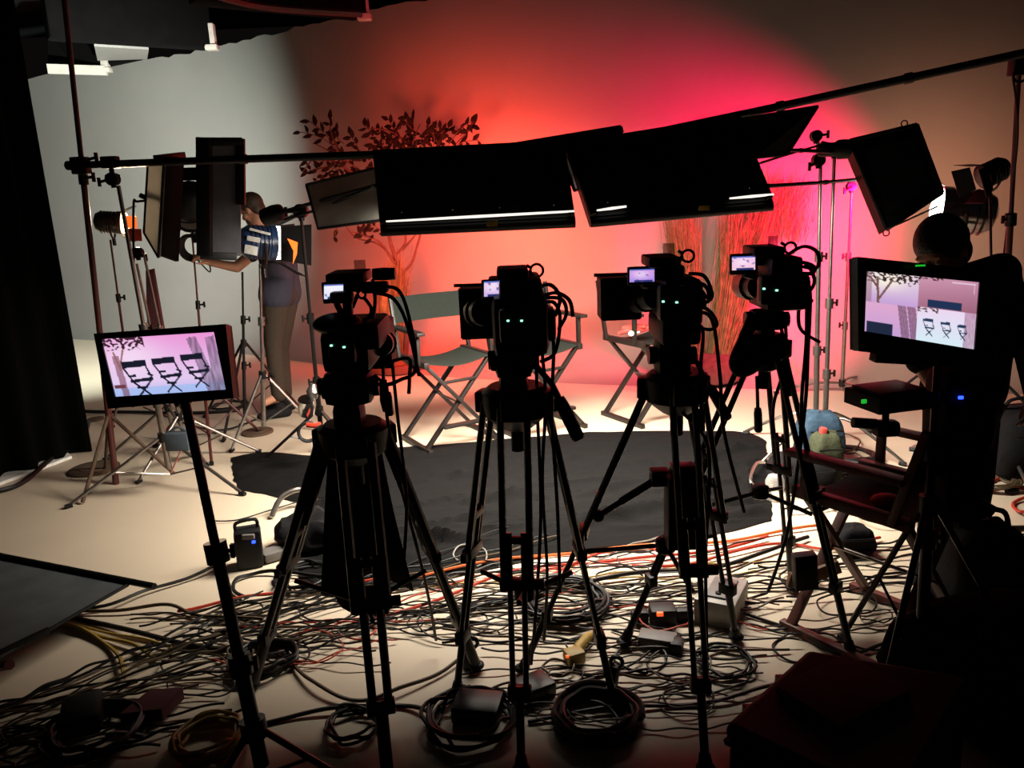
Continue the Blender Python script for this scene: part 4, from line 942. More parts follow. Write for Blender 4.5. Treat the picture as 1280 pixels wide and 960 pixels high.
def camcorder(label, d, body, batt, lcd, scr, top, matte, lens, leds, ring, extra, pic, mono=None, pane=None):
    cxy = at((body[0][0]+body[0][2])/2, body[0][3], d)
    r = thing('video_camera', label, 'camera', cxy, CGp)
    mb = MB()
    for (x0, y0, x1, y1) in body: mb.rect(x0, y0, x1, y1, d, .26, bev=.22)
    mb.build('body', 'black', r)
    mb = MB(); mb.rect(*batt, d-.15, .06, bev=.25); bt2 = mb.build('battery', 'black2', r)
    for (x, y) in leds:
        mb = MB(); mb.rect(x-1.7, y-1.1, x+1.7, y+1.1, d-.185, .006, bev=.3); mb.build('status_light', 'led_green', bt2, label='small glowing green light')
    if lcd:
        mb = MB(); mb.rect(*lcd, d-.05, .02, bev=.3); sc = mb.build('flip_screen', 'black', r)
        x0, y0, x1, y1 = scr; q_ = [at(x0, y0, d-.063), at(x1, y0-1, d-.063), at(x1, y1-1, d-.063), at(x0, y1, d-.063)]
        screen('lit_panel', q_, pic, 24, 16, sc)
        mb = MB(); mb.tube([at((lcd[0]+lcd[2])/2, lcd[3], d-.04), at((body[0][0]+body[0][2])/2, body[0][1]+14, d-.0)], .011, 8); mb.build('screen_arm', 'black2', r)
    mb = MB(); mb.rect(*top, d-.02, .16, bev=.25); mb.rect(top[0]+6, top[3]-1, top[2]-4, top[3]+12, d, .06); mb.build('handle', 'black', r)
    if matte:
        x0, y0, x1, y1 = matte; k = scl(at((x0+x1)/2, (y0+y1)/2, d+.25)); c = at((x0+x1)/2, (y0+y1)/2, d+.25)
        wx, hz = (x1-x0)*k/2, (y1-y0)*k/2; mb = MB()
        for sx in (-1, 1): mb.box(c+Vector((sx*wx, 0, 0)), (.008, .12, 2*hz))
        for sz_ in (-1, 1): mb.box(c+Vector((0, 0, sz_*hz)), (2*wx, .12, .008))
        mb.box(c-Vector((0, .055, 0)), (2*wx, .012, 2*hz)); mb.build('matte_box', 'black', r, False)
        mb = MB(); mb.tube([c+Vector((-wx*1.3, 0, hz+.012)), c+Vector((wx*1.1, -.02, hz+.012))], .006, 8); mb.build('flag_hinge', 'black2', r)
    if lens:
        a, b, rr = lens; A = at(*a); B = at(*b); mb = MB(); mb.tube([A, A.lerp(B, .4), A.lerp(B, .41), B], [rr*.8, rr*.85, rr, rr*.95], 18); mb.build('lens', 'black2', r)
    x, y, rr = ring; p = at(x, y, d); k = scl(p)
    mb = MB(); mb.torus(p, rr*k, 1.7*k, (.2, 1, .1), 18); mb.tube([p-Vector((rr*k, 0, 0)), p+Vector((-rr*k-8*k, .0, -16*k))], 2.6*k, 8); mb.tube([p+Vector((-rr*k, 0, 4*k)), p+Vector((-rr*k-5*k, 0, 7*k))], 2*k, 8); mb.build('eyepiece_ring', 'black', r)
    for nm, rects, shp in extra:
        mb = MB()
        for (x0, y0, x1, y1, dd, th) in rects:
            if shp == 'box': mb.rect(x0, y0, x1, y1, d+dd, th, bev=.3)
            elif shp == 'ball':
                p = at((x0+x1)/2, (y0+y1)/2, d+dd); k = scl(p); mb.ball(p, 1, ((x1-x0)*k/2, th/2, (y1-y0)*k/2), u=20, v=14)
            else:
                p0 = at(x0, y0, d+dd); p1 = at(x1, y1, d+dd); mb.tube([p0, p0.lerp(p1, .5), p1], [th*.9, th, th*.9], 14)
        mb.build(nm, 'black', r)
    if pane:
        mb = MB(); mb.rect(*pane, d+.0, .004, bev=0); mb.build('tinted_pane', 'pane', r, False, label='small translucent pane')
    return r
camcorder('black camera with rounded eyepiece and cylindrical microphone, leftmost in the row', 2.6, [(410, 404, 470, 458), (428, 398, 482, 430)], (412, 415, 446, 454), (403, 352, 438, 379), (405, 356, 429, 374), (413, 339, 460, 352), (456, 400, 490, 456), ((476, 430, 2.62), (480, 428, 2.86), .05), [(414, 432), (430, 434)], (452, 368, 5),
  [('shoulder_pad', [(391, 391, 452, 418, -.1, .16)], 'ball'), ('microphone', [(466, 343, 494, 342, -.02, .021)], 'tube'), ('microphone_mount', [(452, 352, 486, 366, 0, .05)], 'box'), ('side_knob', [(413, 364, 442, 379, -.08, .04), (429, 376, 441, 394, -.06, .03)], 'box')],
  pic_small(1, (246, 248, 255), (210, 220, 250)), pane=(443, 325, 457, 341))
camcorder('black camera with square matte box, second from the left in the row', 2.5, [(616, 362, 684, 440), (624, 345, 676, 372)], (624, 384, 662, 428), (602, 349, 634, 376), (605, 352, 629, 371), (621, 334, 660, 347), (577, 360, 627, 419), ((606, 390, 2.55), (596, 390, 2.72), .055), [(635, 401), (652, 401)], (671, 338, 8),
  [('side_module', [(672, 384, 694, 424, -.02, .12)], 'box'), ('top_cheek', [(610, 346, 668, 362, .02, .14)], 'box')], pic_small(2, (240, 210, 236), (200, 170, 230)))
camcorder('black camera with matte box and top flag, third from the left in the row', 2.6, [(820, 344, 868, 404), (818, 392, 866, 424)], (822, 356, 856, 400), (784, 333, 820, 356), (787, 337, 818, 353), (806, 319, 845, 332), (750, 347, 797, 396), ((818, 372, 2.62), (795, 376, 2.8), .045), [(829, 377), (846, 378)], (860, 320, 7.5),
  [('side_module', [(858, 350, 874, 402, -.02, .12)], 'box'), ('top_cheek', [(814, 330, 852, 348, .02, .12)], 'box')], pic_small(3, (216, 150, 226), (170, 140, 230)), pane=(829, 304, 843, 319))
camcorder('black camera with many looping cables, rightmost in the row', 3.05, [(945, 340, 1000, 384), (950, 318, 990, 350)], (948, 344, 982, 380), (912, 317, 947, 343), (915, 321, 944, 338), (935, 307, 972, 319), None, ((950, 358, 3.06), (932, 356, 3.25), .06), [(955, 361), (971, 363)], (988, 310, 7),
  [('side_module', [(990, 352, 1004, 384, -.02, .12)], 'box')], pic_small(4, (236, 190, 236), (250, 200, 220)), pane=(960, 295, 972, 307))
# strap, drape and small things on the tripods
mb = MB(); mb.tube(crom([at(942, 396, 3.0), at(930, 425, 2.98), at(919, 452, 2.97), at(926, 464, 2.96), at(942, 458, 2.98), at(950, 442, 3.0)], 6), .024, 8); tag(mb.build('camera_strap', 'darkcloth'), 'thick black strap looping below the rightmost camera', 'strap')
mb = MB(); mb.rect(918, 436, 950, 462, 3.0, .08, bev=.45); tag(mb.build('rain_pouch', 'darkcloth'), 'black pouch hanging below the rightmost camera beside the strap', 'pouch')
mb = MB()   # cloth hanging inside the first tripod
for j in range(9):
    t = j/8
    for i in range(25):
        a = -.3+PI*1.25*i/24+.9; rr = (.10+.07*t)*(1+.08*math.sin(7*a+3*t))
        mb.v.append(Vector((at(447, 545, 2.72).x+rr*math.cos(a)+.0*t, 2.70+rr*math.sin(a)*.6, .98-.6*t-.03*math.sin(3*a))))
mb.f = [(j*25+i, j*25+i+1, (j+1)*25+i+1, (j+1)*25+i) for j in range(8) for i in range(24)]
o = mb.build('draped_cloth', 'darkcloth'); tag(o, 'black cloth draped inside the legs of the leftmost tripod', 'cloth'); sd = o.modifiers.new('s', 'SOLIDIFY'); sd.thickness = .006
mb = MB(); mb.rect(440, 735, 487, 765, 2.42, .06); tag(mb.build('cable_box', 'black'), 'black box strapped to the front leg of the leftmost tripod', 'box')
mb = MB(); mb.rect(700, 588, 1, 1, 2, .01) if False else mb.rect(813, 586, 836, 606, 2.6, .06); tag(mb.build('cable_box', 'black'), 'small black box fixed between the legs of the third tripod', 'box')
r = thing('strut', 'black folding strut between the left leg and the box of the third tripod', 'strut', at(780, 625, 2.62)); mb = MB(); mb.tube([at(748, 645, 2.64), at(778, 626, 2.63)], .011, 8); mb.build('rod', 'black2', r); mb = MB(); mb.tube([at(776, 627, 2.63), at(818, 601, 2.6)], .014, 8); mb.build('sleeve', 'black', r); mb = MB(); mb.ball(at(748, 645, 2.64), .022); mb.build('joint', 'black', r)
r = thing('power_unit', 'upright black power unit fastened on the leg of the third tripod', 'box', at(870, 680, 2.45))
mb = MB(); mb.rect(832, 590, 876, 686, 2.55, .09, bev=.15); mb.build('case', 'black', r); mb = MB(); mb.rect(838, 580, 868, 594, 2.55, .06); mb.build('cap', 'black2', r)
for x in (846, 853, 861):
    mb = MB(); mb.tube([at(x, 600, 2.49), at(x+3, 680, 2.49)], .004, 6); mb.build('ridge', 'black2', r)
# cables of each camera
HC = lambda n: 'cable hanging from the %s camera' % n
for nm, sets in (('leftmost', [[(468, 366, 2.6), (490, 372, 2.55), (505, 395, 2.5), (515, 430, 2.5), (524, 470, 2.5)], [(470, 360, 2.6), (497, 362, 2.55), (512, 400, 2.5), (520, 460, 2.5), (500, 475, 2.5), (480, 482, 2.5)], [(455, 372, 2.6), (464, 385, 2.55), (462, 395, 2.55), (455, 400, 2.55)], [(466, 350, 2.6), (469, 375, 2.55), (466, 398, 2.55)], [(480, 455, 2.55), (510, 448, 2.5), (512, 470, 2.5), (511, 492, 2.5)], [(490, 450, 2.6), (497, 520, 2.55), (508, 620, 2.5), (505, 700, 2.45)], [(478, 452, 2.6), (490, 560, 2.6), (530, 720, 2.75), (545, 800, 2.9)], [(466, 470, 2.6), (472, 480, 2.58), (485, 481, 2.5), (495, 478, 2.5)]]),
                 ('second', [[(672, 360, 2.5), (688, 356, 2.45), (700, 372, 2.42), (694, 395, 2.42)], [(680, 372, 2.5), (702, 374, 2.45), (708, 392, 2.42), (698, 412, 2.42)], [(676, 380, 2.5), (692, 378, 2.45), (700, 398, 2.42), (694, 440, 2.42), (676, 452, 2.45)], [(684, 400, 2.5), (692, 430, 2.45), (690, 520, 2.45), (697, 640, 2.45), (700, 740, 2.5)], [(676, 425, 2.5), (682, 500, 2.47), (678, 600, 2.47), (684, 720, 2.55), (680, 800, 2.7)], [(670, 440, 2.5), (672, 520, 2.47), (676, 640, 2.45), (670, 760, 2.5), (664, 830, 2.6)], [(678, 370, 2.5), (696, 366, 2.45), (712, 376, 2.42), (716, 396, 2.4)]]),
                 ('third', [[(862, 342, 2.6), (880, 345, 2.55), (890, 366, 2.5), (886, 374, 2.5), (872, 356, 2.55)], [(864, 350, 2.6), (882, 358, 2.55), (886, 376, 2.5), (874, 376, 2.5)], [(866, 360, 2.6), (878, 370, 2.55), (880, 384, 2.5), (868, 372, 2.55)], [(868, 380, 2.6), (886, 388, 2.55), (896, 404, 2.5), (888, 412, 2.5), (868, 408, 2.5)], [(870, 390, 2.6), (890, 400, 2.55), (900, 470, 2.5), (905, 540, 2.5), (930, 640, 2.6)], [(860, 400, 2.6), (878, 412, 2.55), (876, 460, 2.5), (877, 530, 2.5)], [(852, 410, 2.6), (845, 500, 2.55), (885, 560, 2.5), (882, 700, 2.45), (884, 850, 2.4)]]),
                 ('rightmost', [[(985, 318, 3.05), (1005, 308, 3.0), (1022, 316, 2.95), (1020, 335, 2.95), (990, 330, 3.0)], [(988, 326, 3.05), (1008, 330, 3.0), (1018, 350, 2.95), (1010, 364, 2.95), (995, 350, 3.0)], [(990, 332, 3.05), (1004, 328, 3.0), (1018, 334, 2.95), (1014, 342, 2.95), (992, 340, 3.0)], [(992, 345, 3.05), (1006, 352, 3.0), (1008, 420, 2.95), (1002, 500, 2.9), (1000, 580, 2.9)], [(996, 350, 3.05), (1012, 360, 3.0), (1010, 440, 2.95), (1005, 520, 2.9), (985, 660, 2.9), (960, 740, 2.95)], [(1000, 372, 3.05), (998, 400, 3.0), (1004, 415, 2.95), (1025, 428, 2.9)], [(994, 376, 3.05), (1016, 376, 3.0)], [(970, 384, 3.05), (982, 410, 3.0), (980, 460, 2.98), (968, 500, 2.97), (966, 520, 2.97)]])):
    for s_ in sets: ccable('thin black '+HC(nm), s_, .0062 if nm != 'rightmost' else .007, 'c_black', 'cables of the %s camera' % nm)
r = thing('cable_plug', 'thick black inline plug hanging under the leftmost camera', 'plug', at(481, 512, 2.5)); mb = MB(); mb.tube([at(479, 475, 2.5), at(480, 500, 2.5), at(482, 514, 2.5)], [.012, .014, .009], 10); mb.build('sleeve', 'black', r); mb = MB(); mb.tube([at(479, 462, 2.5), at(479, 476, 2.5)], .005, 8); mb.build('cord', 'c_black', r)
r = thing('cable_plug', 'short black inline plug hanging beside the third tripod', 'plug', at(877, 540, 2.5)); mb = MB(); mb.tube([at(876, 512, 2.5), at(877, 538, 2.5)], .012, 10); mb.build('sleeve', 'black', r); mb = MB(); mb.tube([at(876, 460, 2.5), at(876, 513, 2.5)], .005, 8); mb.build('cord', 'c_black', r)
#P4
# ------------------------------------------------------------------ right foreground
directors_chair('dark reddish director chair with black canvas, in the right foreground', (1.425, 2.91, 0), math.radians(-145), 'redwood', 'darkcloth', w=.5, sh=.62, bt=.95, foot=False, arm=.14, back=(.23, .02))
stand('black stand with long legs under the right monitor', (1.37, 2.45, 0), at(1172, 452, 2.56), 'black2', .42, .72, 3.9, .02, secs=(.5, .75))
r = thing('recorder', 'flat black recorder with a green button, below the right monitor', 'recorder', at(1110, 515, 2.6))
mb = MB(); c = at(1110, 497, 2.6); R_ = Matrix.Rotation(.25, 3, 'Z'); mb.box(c, (.21, .18, .055), R_, .1); mb.build('case', 'case', r)
mb = MB(); p = at(1077, 500, 2.525); mb.box(p+Vector((0, -.018, 0)), (.016, .008, .013), R_); mb.build('button', 'led_g2', r, label='glowing green button')
mb = MB(); mb.box(c+Vector((0, 0, .034)), (.18, .14, .01), R_); mb.build('lid', 'black', r)
mb = MB(); mb.bar(at(1150, 500, 2.6), at(1174, 500, 2.6), .04, .03); mb.build('bracket', 'black2', r)
mb = MB(); mb.rect(1092, 525, 1122, 545, 2.6, .06, bev=.4); mb.tube([at(1066, 528, 2.6), at(1095, 530, 2.6)], .018, 10); mb.tube([at(1107, 514, 2.6), at(1107, 528, 2.6)], .012); tag(mb.build('ball_mount', 'black'), 'black ball mount hanging under the flat recorder', 'mount')
r = thing('equipment_pouch', 'tall black equipment pouch with a blue light on the monitor stand', 'pouch', at(1200, 640, 2.5))
mb = MB(); mb.rect(1164, 458, 1234, 560, 2.62, .16, bev=.35); mb.build('pouch_body', 'darkcloth', r); mb = MB(); mb.rect(1170, 545, 1222, 650, 2.6, .14, bev=.4); mb.build('lower_pocket', 'darkcloth', r)
mb = MB(); mb.rect(1198, 495, 1204, 499, 2.53, .008, bev=.3); mb.build('blue_light', 'led_blue', r, label='small bright blue light')
mb = MB(); mb.rect(1213, 500, 1236, 590, 2.72, .05, bev=.4); tag(mb.build('hanging_cloth', 'slate'), 'slate cloth hanging behind the equipment pouch', 'cloth')
mb = MB(); mb.bar(at(1216, 626, 2.5), at(1240, 640, 2.5), .03, .045); mb.tube([at(1218, 640, 2.5), at(1205, 660, 2.5)], .02); tag(mb.build('spring_clip', 'black'), 'black spring clip hanging below the equipment pouch', 'clip')
def softbag(name, label, c, size, mt, parts=True, seed=1, cat='bag', yaw=0, strap=True):
    c = Vector(c); r = thing(name, label, cat, Vector((c.x, c.y, c.z)))
    mb = MB(); n = 22; m_ = 12; Rz = Matrix.Rotation(yaw, 3, 'Z')
    for j in range(m_+1):
        v = j/m_; th = PI*v
        for i in range(n):
            a = 2*PI*i/n; e = .45
            ca, sa = math.cos(a), math.sin(a); x = math.copysign(abs(ca)**e, ca); y = math.copysign(abs(sa)**e, sa)
            rr = math.sin(th)**.34; z = (1-math.cos(th))/2
            w_ = 1+.13*mnoise.noise(Vector((x*2+seed, y*2, z*3)))
            mb.v.append(c+Rz @ Vector((x*rr*size[0]/2*w_*(1.05-.2*z), y*rr*size[1]/2*w_*(1.05-.2*z), z*size[2]*(1+.06*mnoise.noise(Vector((x*1.5, y*1.5, seed)))))))
    mb.f = [(j*n+i, j*n+(i+1) % n, (j+1)*n+(i+1) % n, (j+1)*n+i) for j in range(m_) for i in range(n)]
    mb.build('bag_body', mt, r)
    t = c+Vector((0, 0, size[2]))
    if strap: mb = MB(); d = Rz @ Vector((1, 0, 0)); mb.tube(crom([t-d*size[0]*.3-Vector((0, 0, .03)), t-d*size[0]*.2+Vector((0, 0, .05)), t+d*size[0]*.2+Vector((0, 0, .05)), t+d*size[0]*.3-Vector((0, 0, .03))], 6), .011, 8); mb.build('carry_strap', 'darkcloth', r)
    mb = MB(); mb.tube([c+Rz @ Vector((-size[0]*.35, -size[1]*.5, size[2]*.7)), c+Rz @ Vector((0, -size[1]*.54, size[2]*.72)), c+Rz @ Vector((size[0]*.35, -size[1]*.5, size[2]*.7))], .006, 6); mb.build('zipper', 'black2', r)
    return r
p = gnd(1021, 574); softbag('sandbag', 'slumped blue sandbag at the foot of the two chrome stands', (p.x, p.y-.02, 0), (.30, .24, .33), 'bluebag', seed=2, strap=False)
p = gnd(1030, 600); softbag('sandbag', 'small olive sandbag with a red tab, in front of the blue one', (p.x, p.y, 0), (.2, .17, .31), 'olivebag', seed=4, strap=False)
mb = MB(); mb.rect(1025, 534, 1033, 546, p.y, .05, bev=.4); tag(mb.build('red_tab', 'led_red' if False else 'redcloth'), 'bright red tab on top of the olive sandbag', 'tab')
p = gnd(1268, 600); softbag('equipment_bag', 'black equipment bag beside the tall maroon stand at the right edge', (p.x+.1, p.y+.1, 0), (.5, .4, .42), 'darkcloth', seed=6)
p = gnd(1228, 772); softbag('backpack', 'large rounded black backpack on the floor under the right monitor', (p.x, p.y+.05, 0), (.34, .3, .40), 'darkcloth', seed=7)
p = gnd(1010, 600); softbag('cable_bag', 'low black bag on the floor behind the reddish chair', (1.72, 4.55, 0), (.4, .3, .2), 'darkcloth', seed=12, strap=False)
p = gnd(1285, 900); softbag('shade_bag', 'big dark bag shape added for the shade in the bottom right corner', (p.x-.05, p.y, 0), (.62, .8, .36), 'curtain', seed=9, yaw=.3)  # dark bag shape added where the floor lies in shade
p = gnd(1060, 690); softbag('tool_pouch', 'small black pouch on the floor below the reddish chair', (p.x+.02, p.y, 0), (.2, .16, .14), 'darkcloth', seed=10, strap=False)
# open equipment case
r = thing('equipment_case', 'big dark equipment case standing in the bottom right foreground', 'case', (1.02, 1.9, 0))
e = [gnd(1010, 815, .36), gnd(908, 908, .36), gnd(1120, 1010, .36), gnd(1215, 850, .36)]
e = [Vector((q_.x, q_.y, 0)) for q_ in e]; cc = sum(e, Vector())/4
mb = MB(); mb.prism(e, (0, 0, .31)); o = mb.build('case_body', 'case', r, False); bv = o.modifiers.new('b', 'BEVEL'); bv.width = .03; bv.segments = 3
mb = MB(); mb.prism([q_*1.02-cc*.02+Vector((0, 0, .315)) for q_ in e], (0, 0, .055)); o = mb.build('case_lid', 'case', r, False); bv = o.modifiers.new('b', 'BEVEL'); bv.width = .02; bv.segments = 3
mb = MB()
for i in range(4): mb.tube([e[i]+Vector((0, 0, .312)), e[(i+1) % 4]+Vector((0, 0, .312))], .009, 6)
mb.build('edge_seal', 'black2', r)
for t in (.3, .7):
    a = e[0].lerp(e[1], t)+Vector((-.008, 0, .30)); mb = MB(); mb.box(a, (.03, .06, .07)); mb.build('latch', 'black2', r)
mb = MB(); a = e[0].lerp(e[1], .5)+Vector((-.03, 0, .22)); mb.tube(crom([a+Vector((.03, .09, .02)), a+Vector((0, .07, 0)), a+Vector((0, -.07, 0)), a+Vector((.03, -.09, .02))], 5), .009, 8); mb.build('carry_handle', 'black', r)
mb = MB(); mb.box(cc+Vector((0, .05, .385)), (.3, .22, .03), Matrix.Rotation(.5, 3, 'Z'), .4); tag(mb.build('folded_cloth', 'maroon'), 'dark red folded cloth on top of the big equipment case', 'cloth')
mb = MB(); mb.rect(992, 690, 1020, 737, 2.95, .05, roll=-.08); tag(mb.build('transmitter', 'black'), 'black transmitter box hanging on a leg of the rightmost tripod', 'box')
mb = MB(); mb.rect(985, 716, 998, 734, 3.0, .03, roll=.2); mb.rect(1016, 705, 1050, 722, 3.0, .02, roll=-.35); tag(mb.build('wood_block', 'tanwood'), 'tan wooden block behind the hanging transmitter', 'block')
mb = MB(); q_ = at(1108, 632, 2.8); mb.ball(q_+Vector((0, 0, .02)), .05, (1.2, 1, .5)); tag(mb.build('pink_cloth', 'redcloth'), 'crumpled pinkish cloth on the seat of the reddish chair', 'cloth')
# ------------------------------------------------------------------ left foreground
r = thing('floor_flag', 'large grey cloth flag lying low at the bottom left, framed in black', 'flag', gnd(60, 770))
F0 = [gnd(-160, 668, .10), gnd(166, 729, .14), gnd(-20, 834, .14), gnd(-300, 790, .10)]
mb = MB(); mb.prism(F0, (0, 0, .006)); mb.build('fabric', 'flagcloth', r, False)
mb = MB(); a, b = gnd(-160, 663, .115), gnd(193, 733, .155); mb.tube([a, b], .015, 8); mb.build('frame_rod', 'black', r)
mb = MB(); mb.tube([gnd(160, 731, .145), gnd(58, 789, .145)], .008, 8); mb.build('frame_rod', 'black', r)
mb = MB(); mb.tube([gnd(60, 788, .145), gnd(-60, 846, .145)], .016, 8); mb.build('frame_rod', 'black', r)
mb = MB(); mb.tube([gnd(12, 831, .12), gnd(-20, 836, .02)], .02, 8); mb.build('corner_pin', 'redwood', r)
mb = MB(); mb.tube([gnd(-30, 668, .10), gnd(-32, 672, .0)], .014, 8); mb.build('support_peg', 'black', r)
for (x, y, rx, lab) in ((118, 587, .17, 'round brown floor plate beside the foot of the maroon pole'), (322, 541, .125, 'round brown floor plate near the technician'), (120, 525, .07, 'small round dark plate at the edge of the black curtain')):
    mb = MB(); mb.lathe([(rx, 0), (rx, .012), (rx*.95, .018), (rx*.6, .018), (rx*.58, .022), (rx*.2, .022), (.001, .02)], gnd(x, y), (0, 0, 1), 28); tag(mb.build('floor_plate', 'brown'), lab, 'plate')
mb = MB(); mb.rect(208, 539, 238, 563, 4.8, .08, bev=.25); mb.tube(crom([at(212, 540, 4.8), at(222, 534, 4.8), at(236, 541, 4.8)], 5), .008); tag(mb.build('hanging_pouch', 'slate'), 'slate pouch hanging on the chrome stand under the left monitor', 'pouch')
r = thing('battery_charger', 'black battery charger with a blue light on the floor left of the leftmost tripod', 'charger', gnd(313, 708))
mb = MB(); q_ = gnd(314, 706); mb.box(q_+Vector((0, 0, .10)), (.13, .12, .2), Matrix.Rotation(.3, 3, 'Z'), .15); mb.build('case', 'black', r)
mb = MB(); mb.tube(crom([q_+Vector((-.05, -.02, .2)), q_+Vector((-.04, -.02, .24)), q_+Vector((.04, .02, .24)), q_+Vector((.05, .02, .2))], 5), .009, 8); mb.build('carry_handle', 'black2', r)
mb = MB(); mb.rect(303, 668, 318, 674, q_.y-.07, .02); mb.build('vent', 'greyplastic', r)
mb = MB(); mb.rect(315, 676, 319, 679, q_.y-.07, .012); mb.build('blue_light', 'led_blue', r, label='small blue light')
mb = MB(); q_ = gnd(345, 698); mb.box(q_+Vector((0, 0, .03)), (.14, .1, .05), Matrix.Rotation(.6, 3, 'Z'), .3); tag(mb.build('battery_pack', 'greyplastic'), 'grey battery pack beside the charger', 'battery')
mb = MB(); q_ = gnd(395, 690); mb.ball(q_+Vector((.0, .1, .07)), .19, (1.1, .85, .5), None, 36, 24)
mb.v = [Vector((v.x, v.y, max(.004, v.z)))+(v-q_).normalized()*.045*(1-2*abs(mnoise.noise(v*9)))*(1 if v.z > .02 else 0) for v in mb.v]; tag(mb.build('crumpled_cloth', 'darkcloth'), 'crumpled black cloth heap behind the leftmost tripod leg', 'cloth')
mb = MB(); q_ = gnd(372, 600); mb.tube(crom([gnd(340, 645, .02), gnd(352, 622, .1), gnd(376, 612, .12), gnd(395, 625, .03)], 6), .016, 8); tag(mb.build('bent_hoop', 'steel'), 'bent metal hoop lying at the left end of the black cloth', 'hoop')
# floor electrics
r = thing('metal_box', 'grey metal junction box on the floor right of the third tripod', 'box', gnd(905, 770))
q_ = gnd(903, 768); R_ = Matrix.Rotation(-.5, 3, 'Z'); mb = MB(); mb.box(q_+Vector((0, .02, .055)), (.17, .26, .11), R_, .06); mb.build('case', 'greybox', r); mb = MB(); mb.box(q_+Vector((0, .02, .112)), (.10, .18, .012), R_); mb.build('cover', 'greyplastic', r)
for k in (-1, 1):
    mb = MB(); mb.tube([q_+Vector((.0, .02, .118))+R_ @ Vector((0, k*.06, 0)), q_+Vector((0, .02, .125))+R_ @ Vector((0, k*.06, 0))], .012, 10); mb.build('socket', 'black', r)
r = thing('power_adapter', 'flat grey power adapter on the floor left of the third tripod front leg', 'adapter', gnd(826, 808))
q_ = gnd(822, 806); R_ = Matrix.Rotation(-.35, 3, 'Z'); mb = MB(); mb.box(q_+Vector((0, 0, .024)), (.15, .08, .046), R_, .2); mb.build('case', 'greyplastic', r); mb = MB(); mb.box(q_+R_ @ Vector((.08, -.02, .024)), (.05, .07, .048), R_, .3); mb.build('end_block', 'black', r)
mb = MB(); mb.tube(crom([q_+R_ @ Vector((-.07, 0, .02)), q_+R_ @ Vector((-.12, .02, .012)), q_+R_ @ Vector((-.2, .05, .008))], 5), .005, 6); mb.build('lead', 'c_black', r)
r = thing('socket_splitter', 'black socket splitter with a glowing orange light on the floor', 'splitter', gnd(826, 775))
q_ = gnd(828, 778); mb = MB(); mb.box(q_+Vector((0, 0, .04)), (.11, .09, .075), None, .2)
mb.build('case', 'black', r)
for k in (-1, 1):
    mb = MB(); mb.box(q_+Vector((k*.095, .01, .03)), (.075, .05, .055), None, .3); mb.build('plug', 'black', r)
mb = MB(); mb.rect(821, 765, 829, 770, q_.y-.055, .012); mb.build('orange_light', 'glow_or', r, label='glowing orange light')
r = thing('socket_splitter', 'yellow socket splitter with a small orange light near the second tripod', 'splitter', gnd(720, 828))
q_ = gnd(718, 828); mb = MB(); mb.box(q_+Vector((0, 0, .028)), (.075, .065, .055), Matrix.Rotation(.4, 3, 'Z'), .25); mb.build('case', 'yellowp', r)
mb = MB(); mb.tube([q_+Vector((.015, .04, .03)), q_+Vector((.06, .12, .03)), q_+Vector((.09, .17, .02))], [.022, .02, .012], 10); mb.build('plug', 'yellowp', r)
mb = MB(); mb.rect(707, 819, 711, 822, q_.y-.04, .008); mb.build('orange_light', 'glow_or', r, label='small orange light')
mb = MB(); mb.tube([q_+Vector((.09, .17, .02)), q_+Vector((.12, .21, .02))], .009, 8); mb.build('red_cord', 'c_red', r)
mb = MB(); q_ = gnd(668, 868); mb.box(q_+Vector((0, 0, .03)), (.13, .11, .06), Matrix.Rotation(.5, 3, 'Z'), .2); tag(mb.build('power_adapter', 'black2'), 'black power adapter at the front foot of the second tripod', 'adapter')
mb = MB(); q_ = gnd(598, 895); mb.box(q_+Vector((0, 0, .035)), (.17, .13, .07), Matrix.Rotation(-.2, 3, 'Z'), .25); tag(mb.build('power_adapter', 'black2'), 'wide black power adapter at the left foot of the second tripod', 'adapter')
for (x, y, lab) in ((586, 835, 'black screw clamp lying beside the left foot of the second tripod'), (766, 862, 'black ratchet clamp standing at the right foot of the second tripod')):
    q_ = gnd(x, y); r = thing('hand_clamp', lab, 'clamp', q_); mb = MB(); mb.bar(q_+Vector((-.005, 0, .0)), q_+Vector((.01, .02, .085)), .035, .03); mb.build('clamp_body', 'black', r); mb = MB(); mb.torus(q_+Vector((.018, .02, .10)), .022, .008, (.3, 1, 0), 14); mb.build('clamp_ring', 'black2', r)
mb = MB(); q_ = gnd(975, 610); 
mb = MB(); mb.tube(crom([gnd(955, 578, .03), gnd(945, 580, .1), gnd(938, 600, .1), gnd(948, 612, .03)], 5), .01, 8); tag(mb.build('bent_tube', 'steel'), 'bent steel tube at the right end of the black cloth', 'tube')
mb = MB(); q_ = gnd(968, 625); mb.lathe([(.05, 0), (.055, .12), (.04, .15), (.0, .16)], q_, (0, 0, 1), 18); tag(mb.build('clear_cup', 'vinyl'), 'clear plastic cup on the floor right of the black cloth', 'cup')
mb = MB(); mb.tube([gnd(1258, 614, .02), gnd(1272, 613, .02)], .018, 8); tag(mb.build('cable_connector', 'black'), 'black connector on the orange cable at the right edge', 'connector')
